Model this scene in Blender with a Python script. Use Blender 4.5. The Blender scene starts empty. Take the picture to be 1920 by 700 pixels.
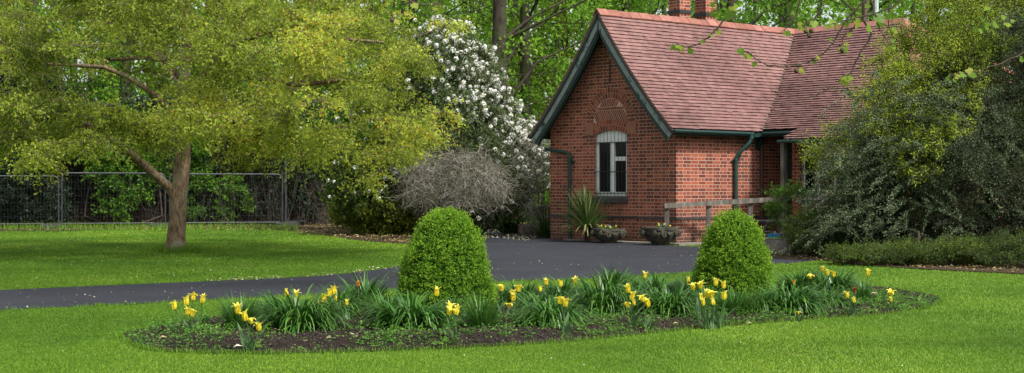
import bpy, math, random
import numpy as np
from mathutils import Vector, Matrix
R = math.radians
rng = np.random.default_rng(11)
random.seed(5)
scn = bpy.context.scene
col = scn.collection

# ------------------------------------------------------------------ camera, world, sun, exposure
H_EYE, FPX = 1.2, 2790.0
cam_d = bpy.data.cameras.new('camera'); cam = bpy.data.objects.new('camera', cam_d); col.objects.link(cam)
cam.location = (0, 0, H_EYE); cam.rotation_euler = (R(90), 0, 0)
cam_d.sensor_width = 36; cam_d.lens = FPX / 1920 * 36; cam_d.clip_start = 0.1; cam_d.clip_end = 1500
scn.camera = cam
SUN_EL, SUN_AZ = 50.0, 138.0          # azimuth: clockwise from +Y (the view direction)
w = bpy.data.worlds.new('World'); scn.world = w; w.use_nodes = True
wn, wl = w.node_tree.nodes, w.node_tree.links
bg = wn['Background']
sky = wn.new('ShaderNodeTexSky'); sky.sky_type = 'NISHITA'; sky.sun_disc = False
sky.sun_elevation = R(SUN_EL); sky.sun_rotation = R(SUN_AZ); sky.dust_density = 3.0; sky.air_density = 1.0
hs = wn.new('ShaderNodeHueSaturation'); hs.inputs['Saturation'].default_value = 0.35
wl.new(sky.outputs[0], hs.inputs['Color']); wl.new(hs.outputs[0], bg.inputs['Color'])
bg.inputs['Strength'].default_value = 0.125
sd = bpy.data.lights.new('sun', 'SUN'); sun = bpy.data.objects.new('sun', sd); col.objects.link(sun)
sd.energy = 2.4; sd.angle = R(7); sd.color = (1.0, 0.96, 0.9)
az, el = R(SUN_AZ), R(SUN_EL)
sv = Vector((math.sin(az) * math.cos(el), math.cos(az) * math.cos(el), math.sin(el)))
sun.rotation_euler = sv.to_track_quat('Z', 'Y').to_euler(); sun.location = sv * 60
vs = scn.view_settings
vs.view_transform = 'Standard'; vs.look = 'None'; vs.gamma = 1; vs.use_curve_mapping = False; vs.exposure = 0.84
scn.cycles.max_bounces = 6; scn.cycles.diffuse_bounces = 3; scn.cycles.transmission_bounces = 4
scn.cycles.glossy_bounces = 2; scn.cycles.transparent_max_bounces = 8
scn.cycles.use_denoising = True

# ------------------------------------------------------------------ helpers
def G(u, v, z=0.0):
    Y = FPX * (H_EYE - z) / (v - 350.0)
    return np.array([(u - 960.0) * Y / FPX, Y, z])
def P(u, v, Y):
    return np.array([(u - 960.0) * Y / FPX, Y, H_EYE - (v - 350.0) * Y / FPX])
def nrm(a):
    return a / np.maximum(np.linalg.norm(a, axis=-1, keepdims=True), 1e-9)
def vnoise(p, scale=1.0, seed=0):
    p = np.asarray(p, float) * scale
    if p.shape[-1] == 2: p = np.concatenate([p, np.zeros(p.shape[:-1] + (1,))], -1)
    i = np.floor(p).astype(np.int64); f = p - i; f = f * f * (3 - 2 * f)
    def h(a, b, c):
        n = (a * 374761393 + b * 668265263 + c * 2147483647 + seed * 1442695041) & 0xffffffff
        n = ((n ^ (n >> 13)) * 1274126177) & 0xffffffff
        n = n ^ (n >> 16)
        return (n & 0xffff) / 65535.0
    x, y, z = i[..., 0], i[..., 1], i[..., 2]; fx, fy, fz = f[..., 0], f[..., 1], f[..., 2]
    r = 0
    for dx in (0, 1):
        for dy in (0, 1):
            for dz in (0, 1):
                r = r + h(x + dx, y + dy, z + dz) * (fx if dx else 1 - fx) * (fy if dy else 1 - fy) * (fz if dz else 1 - fz)
    return r
def fbm(p, scale=1.0, seed=0, o=3):
    s, a, t = 0, 1.0, 0
    for k in range(o):
        s = s + a * vnoise(p, scale * 2 ** k, seed + k * 7); t += a; a *= .5
    return s / t
def pip(px, py, poly):
    ins = np.zeros(px.shape, bool); n = len(poly)
    for i in range(n):
        x1, y1 = poly[i][0], poly[i][1]; x2, y2 = poly[(i + 1) % n][0], poly[(i + 1) % n][1]
        c = ((y1 > py) != (y2 > py)) & (px < (x2 - x1) * (py - y1) / ((y2 - y1) + 1e-12) + x1)
        ins ^= c
    return ins

def tag(o, label=None, cat=None, group=None, kind=None):
    if label: o['label'] = label
    if cat: o['category'] = cat
    if group: o['group'] = group
    if kind: o['kind'] = kind
    return o
def thing(name, label, cat, loc=(0, 0, 0), rz=0.0, group=None):
    o = bpy.data.objects.new(name, None); col.objects.link(o)
    o.location = Vector([float(c) for c in loc]); o.rotation_euler = (0, 0, rz); o.empty_display_size = .1
    return tag(o, label, cat, group)
def copy_tree(o, parent=None):
    c = o.copy(); col.objects.link(c)
    if parent is not None: c.parent = parent
    for ch in list(o.children): copy_tree(ch, c)
    return c

class NM:
    """collects geometry as numpy chunks; build() links ONE mesh object"""
    def __init__(s): s.V = []; s.F = []; s.n = 0; s.A = []
    def add(s, verts, faces, v=0.5):
        verts = np.asarray(verts, float).reshape(-1, 3)
        faces = np.asarray(faces, np.int64)
        s.V.append(verts); s.F.append(faces + s.n)
        a = np.empty(len(verts)); a[:] = v; s.A.append(a); s.n += len(verts)
        return s
    def poly(s, pts, v=.5):
        return s.add(pts, [list(range(len(pts)))], v)
    def hexa(s, c8, v=.5):   # 8 corners: bottom 4 ccw, top 4 ccw
        return s.add(c8, [[3, 2, 1, 0], [4, 5, 6, 7], [0, 1, 5, 4], [1, 2, 6, 5], [2, 3, 7, 6], [3, 0, 4, 7]], v)
    def box(s, lo, hi, v=.5):
        x0, y0, z0 = lo; x1, y1, z1 = hi
        return s.hexa([(x0, y0, z0), (x1, y0, z0), (x1, y1, z0), (x0, y1, z0), (x0, y0, z1), (x1, y0, z1), (x1, y1, z1), (x0, y1, z1)], v)
    def bar(s, a, b, wd, ht, up=(0, 0, 1), v=.5):
        a = np.array(a, float); b = np.array(b, float); d = nrm(b - a); up = np.array(up, float)
        sd_ = nrm(np.cross(d, up)); u2 = np.cross(sd_, d)
        c = []
        for p in (a, b):
            for (i, j) in ((-1, -1), (1, -1), (1, 1), (-1, 1)):
                c.append(p + sd_ * i * wd / 2 + u2 * j * ht / 2)
        return s.hexa(c, v)
    def prism(s, pts, d, v=.5):
        pts = np.asarray(pts, float); n = len(pts); d = np.asarray(d, float)
        k = s.n
        s.add(np.concatenate([pts, pts + d]), [list(range(n))[::-1]], v)
        s.F.append(np.array([[k + n + i for i in range(n)]]))
        s.F.append(np.array([[k + i, k + (i + 1) % n, k + n + (i + 1) % n, k + n + i] for i in range(n)]))
        return s
    def tube(s, path, rad, sides=8, caps=True, v=.5, noise=0, nscale=6, squash=None):
        path = np.asarray(path, float); n = len(path); rad = np.broadcast_to(np.asarray(rad, float), (n,))
        T = np.gradient(path, axis=0) if n > 2 else np.repeat((path[1] - path[0])[None], n, 0)
        T = nrm(T); ref = np.array([0, 0, 1.0]) if abs(T[0][2]) < .9 else np.array([1.0, 0, 0])
        N = nrm(np.cross(T[0], ref)); Ns = [N]
        for i in range(1, n):
            N = N - T[i] * np.dot(N, T[i]); N = N / max(np.linalg.norm(N), 1e-9); Ns.append(N)
        Ns = np.array(Ns); Bs = np.cross(T, Ns)
        th = np.arange(sides) * 2 * np.pi / sides
        ring = Ns[:, None] * np.cos(th)[None, :, None] + Bs[:, None] * np.sin(th)[None, :, None]
        rr = np.repeat(rad[:, None], sides, 1)
        V = path[:, None] + ring * rr[..., None]
        if noise:
            q = V.copy(); q[..., 2] *= .35
            rr = rr * (1 + noise * (fbm(q, nscale, 3) - .5) * 2); V = path[:, None] + ring * rr[..., None]
        i, j = np.meshgrid(np.arange(n - 1), np.arange(sides), indexing='ij'); j2 = (j + 1) % sides
        F = np.stack([i * sides + j, (i + 1) * sides + j, (i + 1) * sides + j2, i * sides + j2], -1).reshape(-1, 4)[:, ::-1]
        k = s.n
        s.add(V.reshape(-1, 3), F, v)
        if caps:
            s.F.append(np.array([[k + q for q in range(sides)]])); s.F.append(np.array([[k + (n - 1) * sides + q for q in range(sides)][::-1]]))
        return s
    def segs(s, A, B, ra, rb, sides=5, v=.5):
        A = np.asarray(A, float); B = np.asarray(B, float)
        if len(A) == 0: return s
        ra = np.broadcast_to(ra, (len(A),)); rb = np.broadcast_to(rb, (len(A),))
        T = nrm(B - A); ref = np.where(np.abs(T[:, 2:3]) < .9, np.array([[0, 0, 1.0]]), np.array([[1.0, 0, 0]]))
        N = nrm(np.cross(T, ref)); Bn = np.cross(T, N)
        th = np.arange(sides) * 2 * np.pi / sides
        ring = N[:, None] * np.cos(th)[None, :, None] + Bn[:, None] * np.sin(th)[None, :, None]
        V = np.stack([A[:, None] + ring * ra[:, None, None], B[:, None] + ring * rb[:, None, None]], 1)
        m = len(A); base = (np.arange(m) * 2 * sides)[:, None, None]; j = np.arange(sides); j2 = (j + 1) % sides
        F = np.stack([j, j2, sides + j2, sides + j], -1)[None] + base
        return s.add(V.reshape(-1, 3), F.reshape(-1, 4), np.repeat(np.broadcast_to(v, (m,)), 2 * sides))
    def lathe(s, prof, sides=24, c=(0, 0, 0), sq=0.0, v=.5, rot=0.0):
        prof = np.asarray(prof, float); n = len(prof); th = np.arange(sides) * 2 * np.pi / sides + rot
        k = 1 / np.maximum(np.abs(np.cos(th)), np.abs(np.sin(th))) if sq else 1
        k = 1 + sq * (k - 1) if sq else np.ones(sides)
        V = np.stack([prof[:, 0:1] * np.cos(th) * k, prof[:, 0:1] * np.sin(th) * k, np.repeat(prof[:, 1:2], sides, 1)], -1) + np.array(c)
        i, j = np.meshgrid(np.arange(n - 1), np.arange(sides), indexing='ij'); j2 = (j + 1) % sides
        F = np.stack([i * sides + j, i * sides + j2, (i + 1) * sides + j2, (i + 1) * sides + j], -1).reshape(-1, 4)
        k0 = s.n; s.add(V.reshape(-1, 3), F, v)
        s.F.append(np.array([[k0 + q for q in range(sides)][::-1]])); s.F.append(np.array([[k0 + (n - 1) * sides + q for q in range(sides)]]))
        return s
    def leaves(s, pos, d, nv, L, W, v, fold=.25):
        """kite shaped leaves: base at pos, pointing along d, facing nv"""
        pos = np.asarray(pos, float); n = len(pos)
        if n == 0: return s
        d = nrm(d); sdv = nrm(np.cross(d, nv)); up = np.cross(sdv, d)
        L = np.broadcast_to(L, (n,))[:, None]; W = np.broadcast_to(W, (n,))[:, None]
        m = pos + d * L * .45
        V = np.stack([pos, m + sdv * W / 2 + up * W * fold, pos + d * L - up * L * .12, m - sdv * W / 2 + up * W * fold], 1)
        F = np.arange(n * 4).reshape(n, 4)
        return s.add(V.reshape(-1, 3), F, np.repeat(np.broadcast_to(v, (n,)), 4))
    def blades(s, base, az_, L, W, lean, droop, v, nseg=5, tipv=0.0):
        """arching strap leaves (arrays)"""
        base = np.asarray(base, float); n = len(base)
        az_, L, W, lean, droop, v = [np.broadcast_to(np.asarray(a, float), (n,)) for a in (az_, L, W, lean, droop, v)]
        hd = np.stack([np.cos(az_), np.sin(az_), np.zeros(n)], 1); sdv = np.stack([-np.sin(az_), np.cos(az_), np.zeros(n)], 1)
        p = base.copy(); rows = []; vv = []
        for k in range(nseg + 1):
            t = k / nseg
            wd = W * (1 - t ** 2.2) * (.75 + .5 * min(t * 3, 1)) if k < nseg else W * .03
            rows.append(np.stack([p - sdv * wd[:, None] / 2, p + sdv * wd[:, None] / 2], 1)); vv.append(v + tipv * t)
            ang = lean + droop * t ** 1.3
            p = p + (hd * np.sin(ang)[:, None] + np.array([0, 0, 1.0]) * np.cos(ang)[:, None]) * (L / nseg)[:, None]
        V = np.stack(rows, 1)  # n, nseg+1, 2, 3
        A = np.repeat(np.stack(vv, 1)[:, :, None], 2, 2)
        b = (np.arange(n) * (nseg + 1) * 2)[:, None]; k = np.arange(nseg) * 2
        F = np.stack([b + k, b + k + 1, b + k + 3, b + k + 2], -1).reshape(-1, 4)
        return s.add(V.reshape(-1, 3), F, A.reshape(-1))
    def build(s, name, m, parent=None, smooth=False, uv=False, origin=None):
        V = np.concatenate(s.V); A = np.concatenate(s.A)
        if origin is not None: V = V - np.asarray(origin, float)
        me = bpy.data.meshes.new(name)
        idx, st, tot, k = [], [], [], 0
        for f in s.F:
            if f.size == 0: continue
            f = np.atleast_2d(f); idx.append(f.reshape(-1)); st.append(k + np.arange(len(f)) * f.shape[1]); tot.append(np.full(len(f), f.shape[1])); k += f.size
        idx = np.concatenate(idx).astype(np.int32); st = np.concatenate(st).astype(np.int32)
        me.vertices.add(len(V)); me.vertices.foreach_set('co', V.astype(np.float32).ravel())
        me.loops.add(len(idx)); me.loops.foreach_set('vertex_index', idx)
        me.polygons.add(len(st)); me.polygons.foreach_set('loop_start', st)
        me.polygons.foreach_set('use_smooth', np.full(len(st), bool(smooth)))
        me.update(calc_edges=True)
        at = me.attributes.new('v', 'FLOAT', 'POINT'); at.data.foreach_set('value', A.astype(np.float32))
        if uv:
            nr = np.empty(len(st) * 3, np.float32); me.polygons.foreach_get('normal', nr); nr = np.abs(nr.reshape(-1, 3))
            lt = np.concatenate(tot); fi = np.repeat(np.arange(len(st)), lt)
            ax = np.argmax(nr, 1)[fi]; c = V[idx]
            U = np.where(ax == 0, c[:, 1], c[:, 0]); W_ = np.where(ax == 2, c[:, 1], c[:, 2])
            ul = me.uv_layers.new(name='UVMap'); ul.data.foreach_set('uv', np.stack([U, W_], 1).astype(np.float32).ravel())
        me.materials.append(m)
        o = bpy.data.objects.new(name, me); col.objects.link(o)
        if parent is not None: o.parent = parent
        if origin is not None and parent is None: o.location = Vector([float(c) for c in origin])
        return o

# ------------------------------------------------------------------ materials
def newmat(name):
    m = bpy.data.materials.new(name); m.use_nodes = True
    n, l = m.node_tree.nodes, m.node_tree.links
    b = n['Principled BSDF']; return m, n, l, b
def ramp(n, stops):
    r = n.new('ShaderNodeValToRGB'); e = r.color_ramp.elements
    while len(e) < len(stops): e.new(.5)
    for q, (p, c) in zip(e, stops): q.position = p; q.color = (*c, 1)
    return r
def noise(n, l, scale, detail=4, coord='Object', rough=.55, sc=None):
    t = n.new('ShaderNodeTexCoord'); x = n.new('ShaderNodeTexNoise')
    x.inputs['Scale'].default_value = scale; x.inputs['Detail'].default_value = detail; x.inputs['Roughness'].default_value = rough
    if sc:
        mp = n.new('ShaderNodeMapping'); mp.inputs['Scale'].default_value = sc; l.new(t.outputs[coord], mp.inputs[0]); l.new(mp.outputs[0], x.inputs[0])
    else: l.new(t.outputs[coord], x.inputs[0])
    return x
def mixc(n, l, f, a, b, blend='MIX'):
    m = n.new('ShaderNodeMix'); m.data_type = 'RGBA'; m.blend_type = blend
    for s_, val in ((m.inputs[0], f), (m.inputs[6], a), (m.inputs[7], b)):
        if isinstance(val, (int, float)): s_.default_value = val
        elif isinstance(val, tuple): s_.default_value = (*val, 1)
        else: l.new(val, s_)
    return m.outputs[2]
def bump(n, l, b, h, strength=.5, dist=.01):
    bp = n.new('ShaderNodeBump'); bp.inputs['Strength'].default_value = strength; bp.inputs['Distance'].default_value = dist
    l.new(h, bp.inputs['Height']); l.new(bp.outputs[0], b.inputs['Normal'])
def m_noise(name, stops, scale=5, rough=.8, bs=.4, bd=.01, detail=5, sc=None, spec=.3, metal=0):
    m, n, l, b = newmat(name); x = noise(n, l, scale, detail, sc=sc); r = ramp(n, stops)
    l.new(x.outputs[0], r.inputs[0]); l.new(r.outputs[0], b.inputs['Base Color'])
    b.inputs['Roughness'].default_value = rough; b.inputs['Specular IOR Level'].default_value = spec; b.inputs['Metallic'].default_value = metal
    if bs: bump(n, l, b, x.outputs[0], bs, bd)
    return m
def m_leaf(name, stops, transl=.35, rough=.5, spec=.25):
    m, n, l, b = newmat(name)
    a = n.new('ShaderNodeAttribute'); a.attribute_name = 'v'; r = ramp(n, stops)
    l.new(a.outputs['Fac'], r.inputs[0]); l.new(r.outputs[0], b.inputs['Base Color'])
    b.inputs['Roughness'].default_value = rough; b.inputs['Specular IOR Level'].default_value = spec
    t = n.new('ShaderNodeBsdfTranslucent'); mx = n.new('ShaderNodeMixShader'); mx.inputs[0].default_value = transl
    g = n.new('ShaderNodeGamma'); g.inputs[1].default_value = .9; l.new(r.outputs[0], g.inputs[0]); l.new(g.outputs[0], t.inputs[0])
    l.new(b.outputs[0], mx.inputs[1]); l.new(t.outputs[0], mx.inputs[2]); l.new(mx.outputs[0], n['Material Output'].inputs[0])
    return m
def m_attr(name, stops, rough=.8, ns=20, nb=.3, nd=.004, var=.35, spec=.3):
    """colour from the per-piece value v, a little noise on top"""
    m, n, l, b = newmat(name)
    a = n.new('ShaderNodeAttribute'); a.attribute_name = 'v'; r = ramp(n, stops); l.new(a.outputs['Fac'], r.inputs[0])
    x = noise(n, l, ns, 4); r2 = ramp(n, [(.3, (1 - var,) * 3), (.7, (1.0,) * 3)]); l.new(x.outputs[0], r2.inputs[0])
    l.new(mixc(n, l, 1.0, r.outputs[0], r2.outputs[0], 'MULTIPLY'), b.inputs['Base Color'])
    b.inputs['Roughness'].default_value = rough; b.inputs['Specular IOR Level'].default_value = spec
    bump(n, l, b, x.outputs[0], nb, nd)
    return m
def m_brick(name, c1, c2, mortar, dark, dark_amt=.5, bw=.225, rh=.073, ms=.0072, foot_tint=None):
    m, n, l, b = newmat(name)
    uv = n.new('ShaderNodeTexCoord'); br = n.new('ShaderNodeTexBrick')
    wv = noise(n, l, 1.7, 2); 
    md = n.new('ShaderNodeVectorMath'); md.operation = 'MULTIPLY_ADD'; md.inputs[1].default_value = (.006, .006, 0)
    l.new(wv.outputs['Color'], md.inputs[0]); l.new(uv.outputs['UV'], md.inputs[2]); l.new(md.outputs[0], br.inputs['Vector'])
    br.inputs['Scale'].default_value = 1; br.inputs['Brick Width'].default_value = bw; br.inputs['Row Height'].default_value = rh
    br.inputs['Mortar Size'].default_value = ms; br.inputs['Mortar Smooth'].default_value = .15; br.inputs['Bias'].default_value = 0
    br.offset = .25; br.offset_frequency = 2; br.squash = .5; br.squash_frequency = 2
    br.inputs['Color1'].default_value = (0, 0, 0, 1); br.inputs['Color2'].default_value = (1, 1, 1, 1); br.inputs['Mortar'].default_value = (0, 0, 0, 1)
    r = ramp(n, [(0, dark), (.25, dark), (.45, c1), (.75, c2), (1, tuple(c * 1.25 for c in c2))])
    # brick value spread by a broad noise so that dark bricks gather in patches
    big = noise(n, l, .55, 3); ad = n.new('ShaderNodeMath'); ad.operation = 'MULTIPLY_ADD'; ad.inputs[1].default_value = 1.6
    sb = n.new('ShaderNodeMath'); sb.operation = 'SUBTRACT'; l.new(big.outputs[0], sb.inputs[0]); sb.inputs[1].default_value = dark_amt
    l.new(sb.outputs[0], ad.inputs[0]); l.new(br.outputs['Color'], ad.inputs[2]); l.new(ad.outputs[0], r.inputs[0])
    fine = noise(n, l, 38, 5); r2 = ramp(n, [(.25, (.7,) * 3), (.75, (1.15,) * 3)]); l.new(fine.outputs[0], r2.inputs[0])
    cb = mixc(n, l, 1.0, r.outputs[0], r2.outputs[0], 'MULTIPLY')
    c = mixc(n, l, br.outputs['Fac'], cb, mortar)
    if foot_tint:   # darker brown towards the foot of the wall, broken by noise
        sx = n.new('ShaderNodeSeparateXYZ'); l.new(uv.outputs['Object'], sx.inputs[0])
        mr = n.new('ShaderNodeMapRange'); mr.inputs[1].default_value = .05; mr.inputs[2].default_value = foot_tint; mr.inputs[3].default_value = .85; mr.inputs[4].default_value = 0
        gn = noise(n, l, 3.5, 4); gm = n.new('ShaderNodeMath'); gm.operation = 'MULTIPLY'
        l.new(sx.outputs[2], mr.inputs[0]); l.new(mr.outputs[0], gm.inputs[0]); l.new(gn.outputs[0], gm.inputs[1])
        c = mixc(n, l, gm.outputs[0], c, (.07, .06, .045))
    l.new(c, b.inputs['Base Color']); b.inputs['Roughness'].default_value = .9; b.inputs['Specular IOR Level'].default_value = .2
    iv = n.new('ShaderNodeMath'); iv.operation = 'MULTIPLY_ADD'; iv.inputs[1].default_value = -1.0; l.new(br.outputs['Fac'], iv.inputs[0])
    f2 = n.new('ShaderNodeMath'); f2.operation = 'MULTIPLY'; f2.inputs[1].default_value = .5; l.new(fine.outputs[0], f2.inputs[0]); l.new(f2.outputs[0], iv.inputs[2])
    bump(n, l, b, iv.outputs[0], .7, .006)
    return m
def m_plain(name, c, rough=.6, metal=0, spec=.5, var=.15, scale=12):
    return m_noise(name, [(.3, tuple(x * (1 - var) for x in c)), (.7, tuple(min(1, x * (1 + var)) for x in c))], scale, rough, .1, .002, spec=spec, metal=metal)

M = {}
M['brick'] = m_brick('red_brick', (.24, .066, .038), (.34, .096, .054), (.50, .33, .26), (.165, .052, .037), .48, foot_tint=.9)
M['oldbrick'] = m_brick('old_brick', (.06, .03, .022), (.095, .045, .03), (.12, .095, .07), (.03, .02, .016), .5, foot_tint=1.6)
M['voussoir'] = m_attr('arch_brick', [(0, (.17, .055, .04)), (.5, (.30, .09, .055)), (1, (.42, .13, .075))], .9)
M['mortar'] = m_plain('mortar', (.58, .40, .32), .95, spec=.1)
M['terracotta'] = m_plain('terracotta', (.33, .15, .10), .85, spec=.2, scale=8)
M['blue_brick'] = m_plain('dark_blue_brick', (.055, .05, .055), .7, var=.4, scale=6)
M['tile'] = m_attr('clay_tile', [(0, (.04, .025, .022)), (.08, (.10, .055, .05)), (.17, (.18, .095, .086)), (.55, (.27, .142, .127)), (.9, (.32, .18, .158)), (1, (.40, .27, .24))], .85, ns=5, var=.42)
M['ridge'] = m_attr('ridge_clay', [(0, (.29, .115, .085)), (1, (.42, .19, .145))], .85, ns=10, var=.35)
M['felt'] = m_plain('roof_deck', (.03, .022, .02), .95)
def m_peel(name, teal, grey, thr):
    m, n, l, b = newmat(name); x = noise(n, l, 3.2, 8, rough=.72, sc=(1, 1, 1)); r = ramp(n, [(thr - .02, teal), (thr + .05, grey)])
    r.color_ramp.elements.new(min(.99, thr + .25)).color = tuple(c * .7 for c in grey) + (1,)
    l.new(x.outputs[0], r.inputs[0]); l.new(r.outputs[0], b.inputs['Base Color']); b.inputs['Roughness'].default_value = .7
    bump(n, l, b, x.outputs[0], .3, .004); return m
M['barge'] = m_peel('peeling_green_paint', (.012, .05, .042), (.27, .30, .30), .41)
M['green'] = m_plain('dark_green_paint', (.008, .034, .028), .55)
M['pipe'] = m_plain('pipe_green_paint', (.012, .052, .043), .5)
M['white'] = m_plain('white_paint', (.86, .86, .85), .5, var=.04)
M['black'] = m_plain('black_iron', (.02, .02, .022), .5)
M['brownpipe'] = m_plain('brown_iron', (.07, .03, .025), .5)
M['curtain'] = m_plain('pale_curtain', (.45, .48, .52), .9, spec=.1)
M['room'] = m_plain('dark_room', (.03, .028, .026), .9)
M['stone'] = m_noise('weathered_stone', [(.25, (.022, .020, .017)), (.5, (.065, .058, .048)), (.62, (.07, .075, .04)), (.8, (.14, .125, .10))], 7, .95, .8, .015)
M['concrete'] = m_noise('grey_concrete', [(.3, (.13, .12, .10)), (.7, (.30, .28, .24))], 6, .9, .4, .008)
M['greywood'] = m_noise('weathered_wood', [(.3, (.075, .065, .055)), (.55, (.17, .15, .13)), (.75, (.30, .28, .25))], 9, .9, .5, .006, sc=(1, 1, .25))
M['galv'] = m_noise('galvanised_steel', [(.3, (.04, .043, .05)), (.7, (.09, .095, .105))], 14, .5, .1, .002, metal=.4)
M['blackrubber'] = m_plain('recycled_rubber', (.045, .043, .042), .9)
M['bluecloth'] = m_plain('blue_plastic_sheet', (.05, .30, .62), .4, var=.25, scale=18)
def m_glass():
    m, n, l, b = newmat('window_glass'); b.inputs['Base Color'].default_value = (.01, .012, .014, 1); b.inputs['Roughness'].default_value = .04
    b.inputs['Specular IOR Level'].default_value = .6
    t = n.new('ShaderNodeBsdfTransparent'); t.inputs[0].default_value = (.8, .85, .85, 1)
    mx = n.new('ShaderNodeMixShader'); mx.inputs[0].default_value = .45
    l.new(t.outputs[0], mx.inputs[1]); l.new(b.outputs[0], mx.inputs[2]); l.new(mx.outputs[0], n['Material Output'].inputs[0]); return m
M['glass'] = m_glass()
def m_bark(name, a, c, lichen=None, sc=14):
    m, n, l, b = newmat(name); x = noise(n, l, sc, 7, sc=(1, 1, .3), rough=.65); r = ramp(n, [(.3, a), (.68, c)])
    l.new(x.outputs[0], r.inputs[0]); cc = r.outputs[0]
    if lichen:
        y = noise(n, l, 2.6, 6, rough=.7); ry = ramp(n, [(.5, (0, 0, 0)), (.62, (1, 1, 1))]); l.new(y.outputs[0], ry.inputs[0]); cc = mixc(n, l, ry.outputs[0], cc, lichen)
    l.new(cc, b.inputs['Base Color']); b.inputs['Roughness'].default_value = .95; b.inputs['Specular IOR Level'].default_value = .15
    bump(n, l, b, x.outputs[0], 1.0, .03); return m
M['bark'] = m_bark('scaly_bark', (.05, .032, .022), (.38, .26, .17), (.26, .25, .17), 22)
M['bark_dark'] = m_bark('dark_bark', (.018, .014, .011), (.075, .06, .048), (.05, .07, .02), 6)
M['bark_thin'] = m_bark('twig_bark', (.05, .038, .028), (.14, .11, .085), None, 20)
M['twig_grey'] = m_attr('grey_twigs', [(0, (.04, .034, .026)), (.5, (.22, .20, .155)), (1, (.50, .47, .40))], .9)
M['leaf_gold'] = m_leaf('golden_leaves', [(0, (.12, .185, .015)), (.4, (.36, .46, .045)), (.85, (.66, .74, .11)), (.97, (.60, .56, .05)), (1, (.64, .42, .03))], .42)
M['leaf_bg'] = m_leaf('beech_leaves', [(0, (.055, .14, .012)), (.5, (.16, .34, .022)), (1, (.33, .52, .05))], .5)
M['leaf_bg2'] = m_leaf('mossy_leaves', [(0, (.06, .09, .008)), (.5, (.15, .21, .015)), (1, (.27, .33, .03))], .45)
M['leaf_yew'] = m_leaf('yew_leaves', [(0, (.008, .018, .008)), (1, (.025, .05, .02))], .1)
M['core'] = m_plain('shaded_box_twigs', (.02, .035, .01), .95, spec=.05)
M['leaf_climb'] = m_leaf('climber_leaves', [(0, (.03, .085, .008)), (.6, (.08, .20, .012)), (1, (.16, .32, .02))], .4)
M['leaf_olive'] = m_leaf('olive_leaves', [(0, (.04, .05, .012)), (.6, (.11, .125, .025)), (1, (.22, .22, .05))], .3)
M['leaf_vib'] = m_leaf('viburnum_leaves', [(0, (.045, .075, .024)), (.6, (.13, .19, .065)), (1, (.27, .34, .14))], .2)
M['leaf_lime'] = m_leaf('lime_leaves', [(0, (.02, .045, .008)), (.45, (.07, .12, .012)), (.75, (.22, .28, .02)), (1, (.36, .40, .03))], .35)
M['leaf_cot'] = m_leaf('cotoneaster_leaves', [(0, (.018, .032, .014)), (.5, (.06, .095, .04)), (.8, (.13, .18, .085)), (1, (.24, .30, .16))], .15)
M['leaf_cot2'] = m_leaf('young_cotoneaster_leaves', [(0, (.09, .14, .015)), (.5, (.30, .41, .03)), (1, (.58, .66, .06))], .4)
M['leaf_jun'] = m_leaf('juniper_sprays', [(0, (.02, .045, .008)), (.55, (.075, .13, .018)), (1, (.22, .30, .035))], .15)
M['leaf_box'] = m_leaf('box_leaves', [(0, (.03, .09, .006)), (.5, (.09, .23, .012)), (.85, (.24, .42, .025)), (1, (.34, .48, .04))], .3)
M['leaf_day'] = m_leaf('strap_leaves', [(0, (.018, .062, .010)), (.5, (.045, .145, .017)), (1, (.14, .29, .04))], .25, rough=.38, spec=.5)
M['leaf_tulip'] = m_leaf('tulip_leaves', [(0, (.05, .12, .04)), (1, (.14, .24, .09))], .25, rough=.45)
M['leaf_weed'] = m_leaf('weed_leaves', [(0, (.04, .12, .015)), (.5, (.10, .25, .03)), (1, (.22, .38, .06))], .35)
M['leaf_cord'] = m_leaf('cordyline_leaves', [(0, (.025, .06, .012)), (.6, (.09, .17, .035)), (.85, (.20, .22, .07)), (1, (.42, .38, .18))], .2, rough=.4, spec=.45)
M['leaf_plane'] = m_leaf('plane_leaves', [(0, (.12, .22, .02)), (.6, (.22, .34, .035)), (1, (.36, .36, .05))], .5)
M['grass'] = m_leaf('grass_blades', [(0, (.06, .15, .012)), (.4, (.155, .305, .022)), (.75, (.255, .40, .035)), (1, (.42, .45, .10))], .4)
M['petal'] = m_leaf('yellow_petals', [(0, (.85, .48, .01)), (.2, (.90, .74, .03)), (.6, (.94, .86, .12)), (1, (.94, .90, .38))], .35, rough=.45)
M['petal_orange'] = m_leaf('orange_petals', [(0, (.75, .12, .01)), (1, (.85, .42, .03))], .3)
M['petal_red'] = m_leaf('red_petals', [(0, (.35, .008, .006)), (1, (.6, .03, .02))], .25)
M['petal_pale'] = m_leaf('pale_petals', [(0, (.6, .45, .3)), (1, (.75, .68, .5))], .3)
M['flower_white'] = m_leaf('white_blossom', [(0, (.66, .62, .52)), (.4, (.86, .84, .77)), (1, (.92, .92, .88))], .3)
M['pansy'] = m_leaf('pansy_petals', [(0, (.22, .16, .50)), (.34, (.30, .24, .6)), (.36, (.85, .65, .04)), (.7, (.85, .75, .2)), (.72, (.8, .8, .76)), (1, (.85, .85, .82))], .25)
M['litter'] = m_leaf('fallen_petals', [(0, (.16, .09, .04)), (.4, (.38, .30, .12)), (.7, (.62, .58, .36)), (1, (.8, .76, .62))], .15)
M['soil_bit'] = m_attr('soil_crumbs', [(0, (.016, .013, .010)), (.7, (.055, .042, .033)), (.93, (.13, .09, .06)), (1, (.42, .36, .28))], .95)
M['ball'] = m_plain('seed_ball', (.075, .05, .028), .95, var=.4, scale=90)

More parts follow.
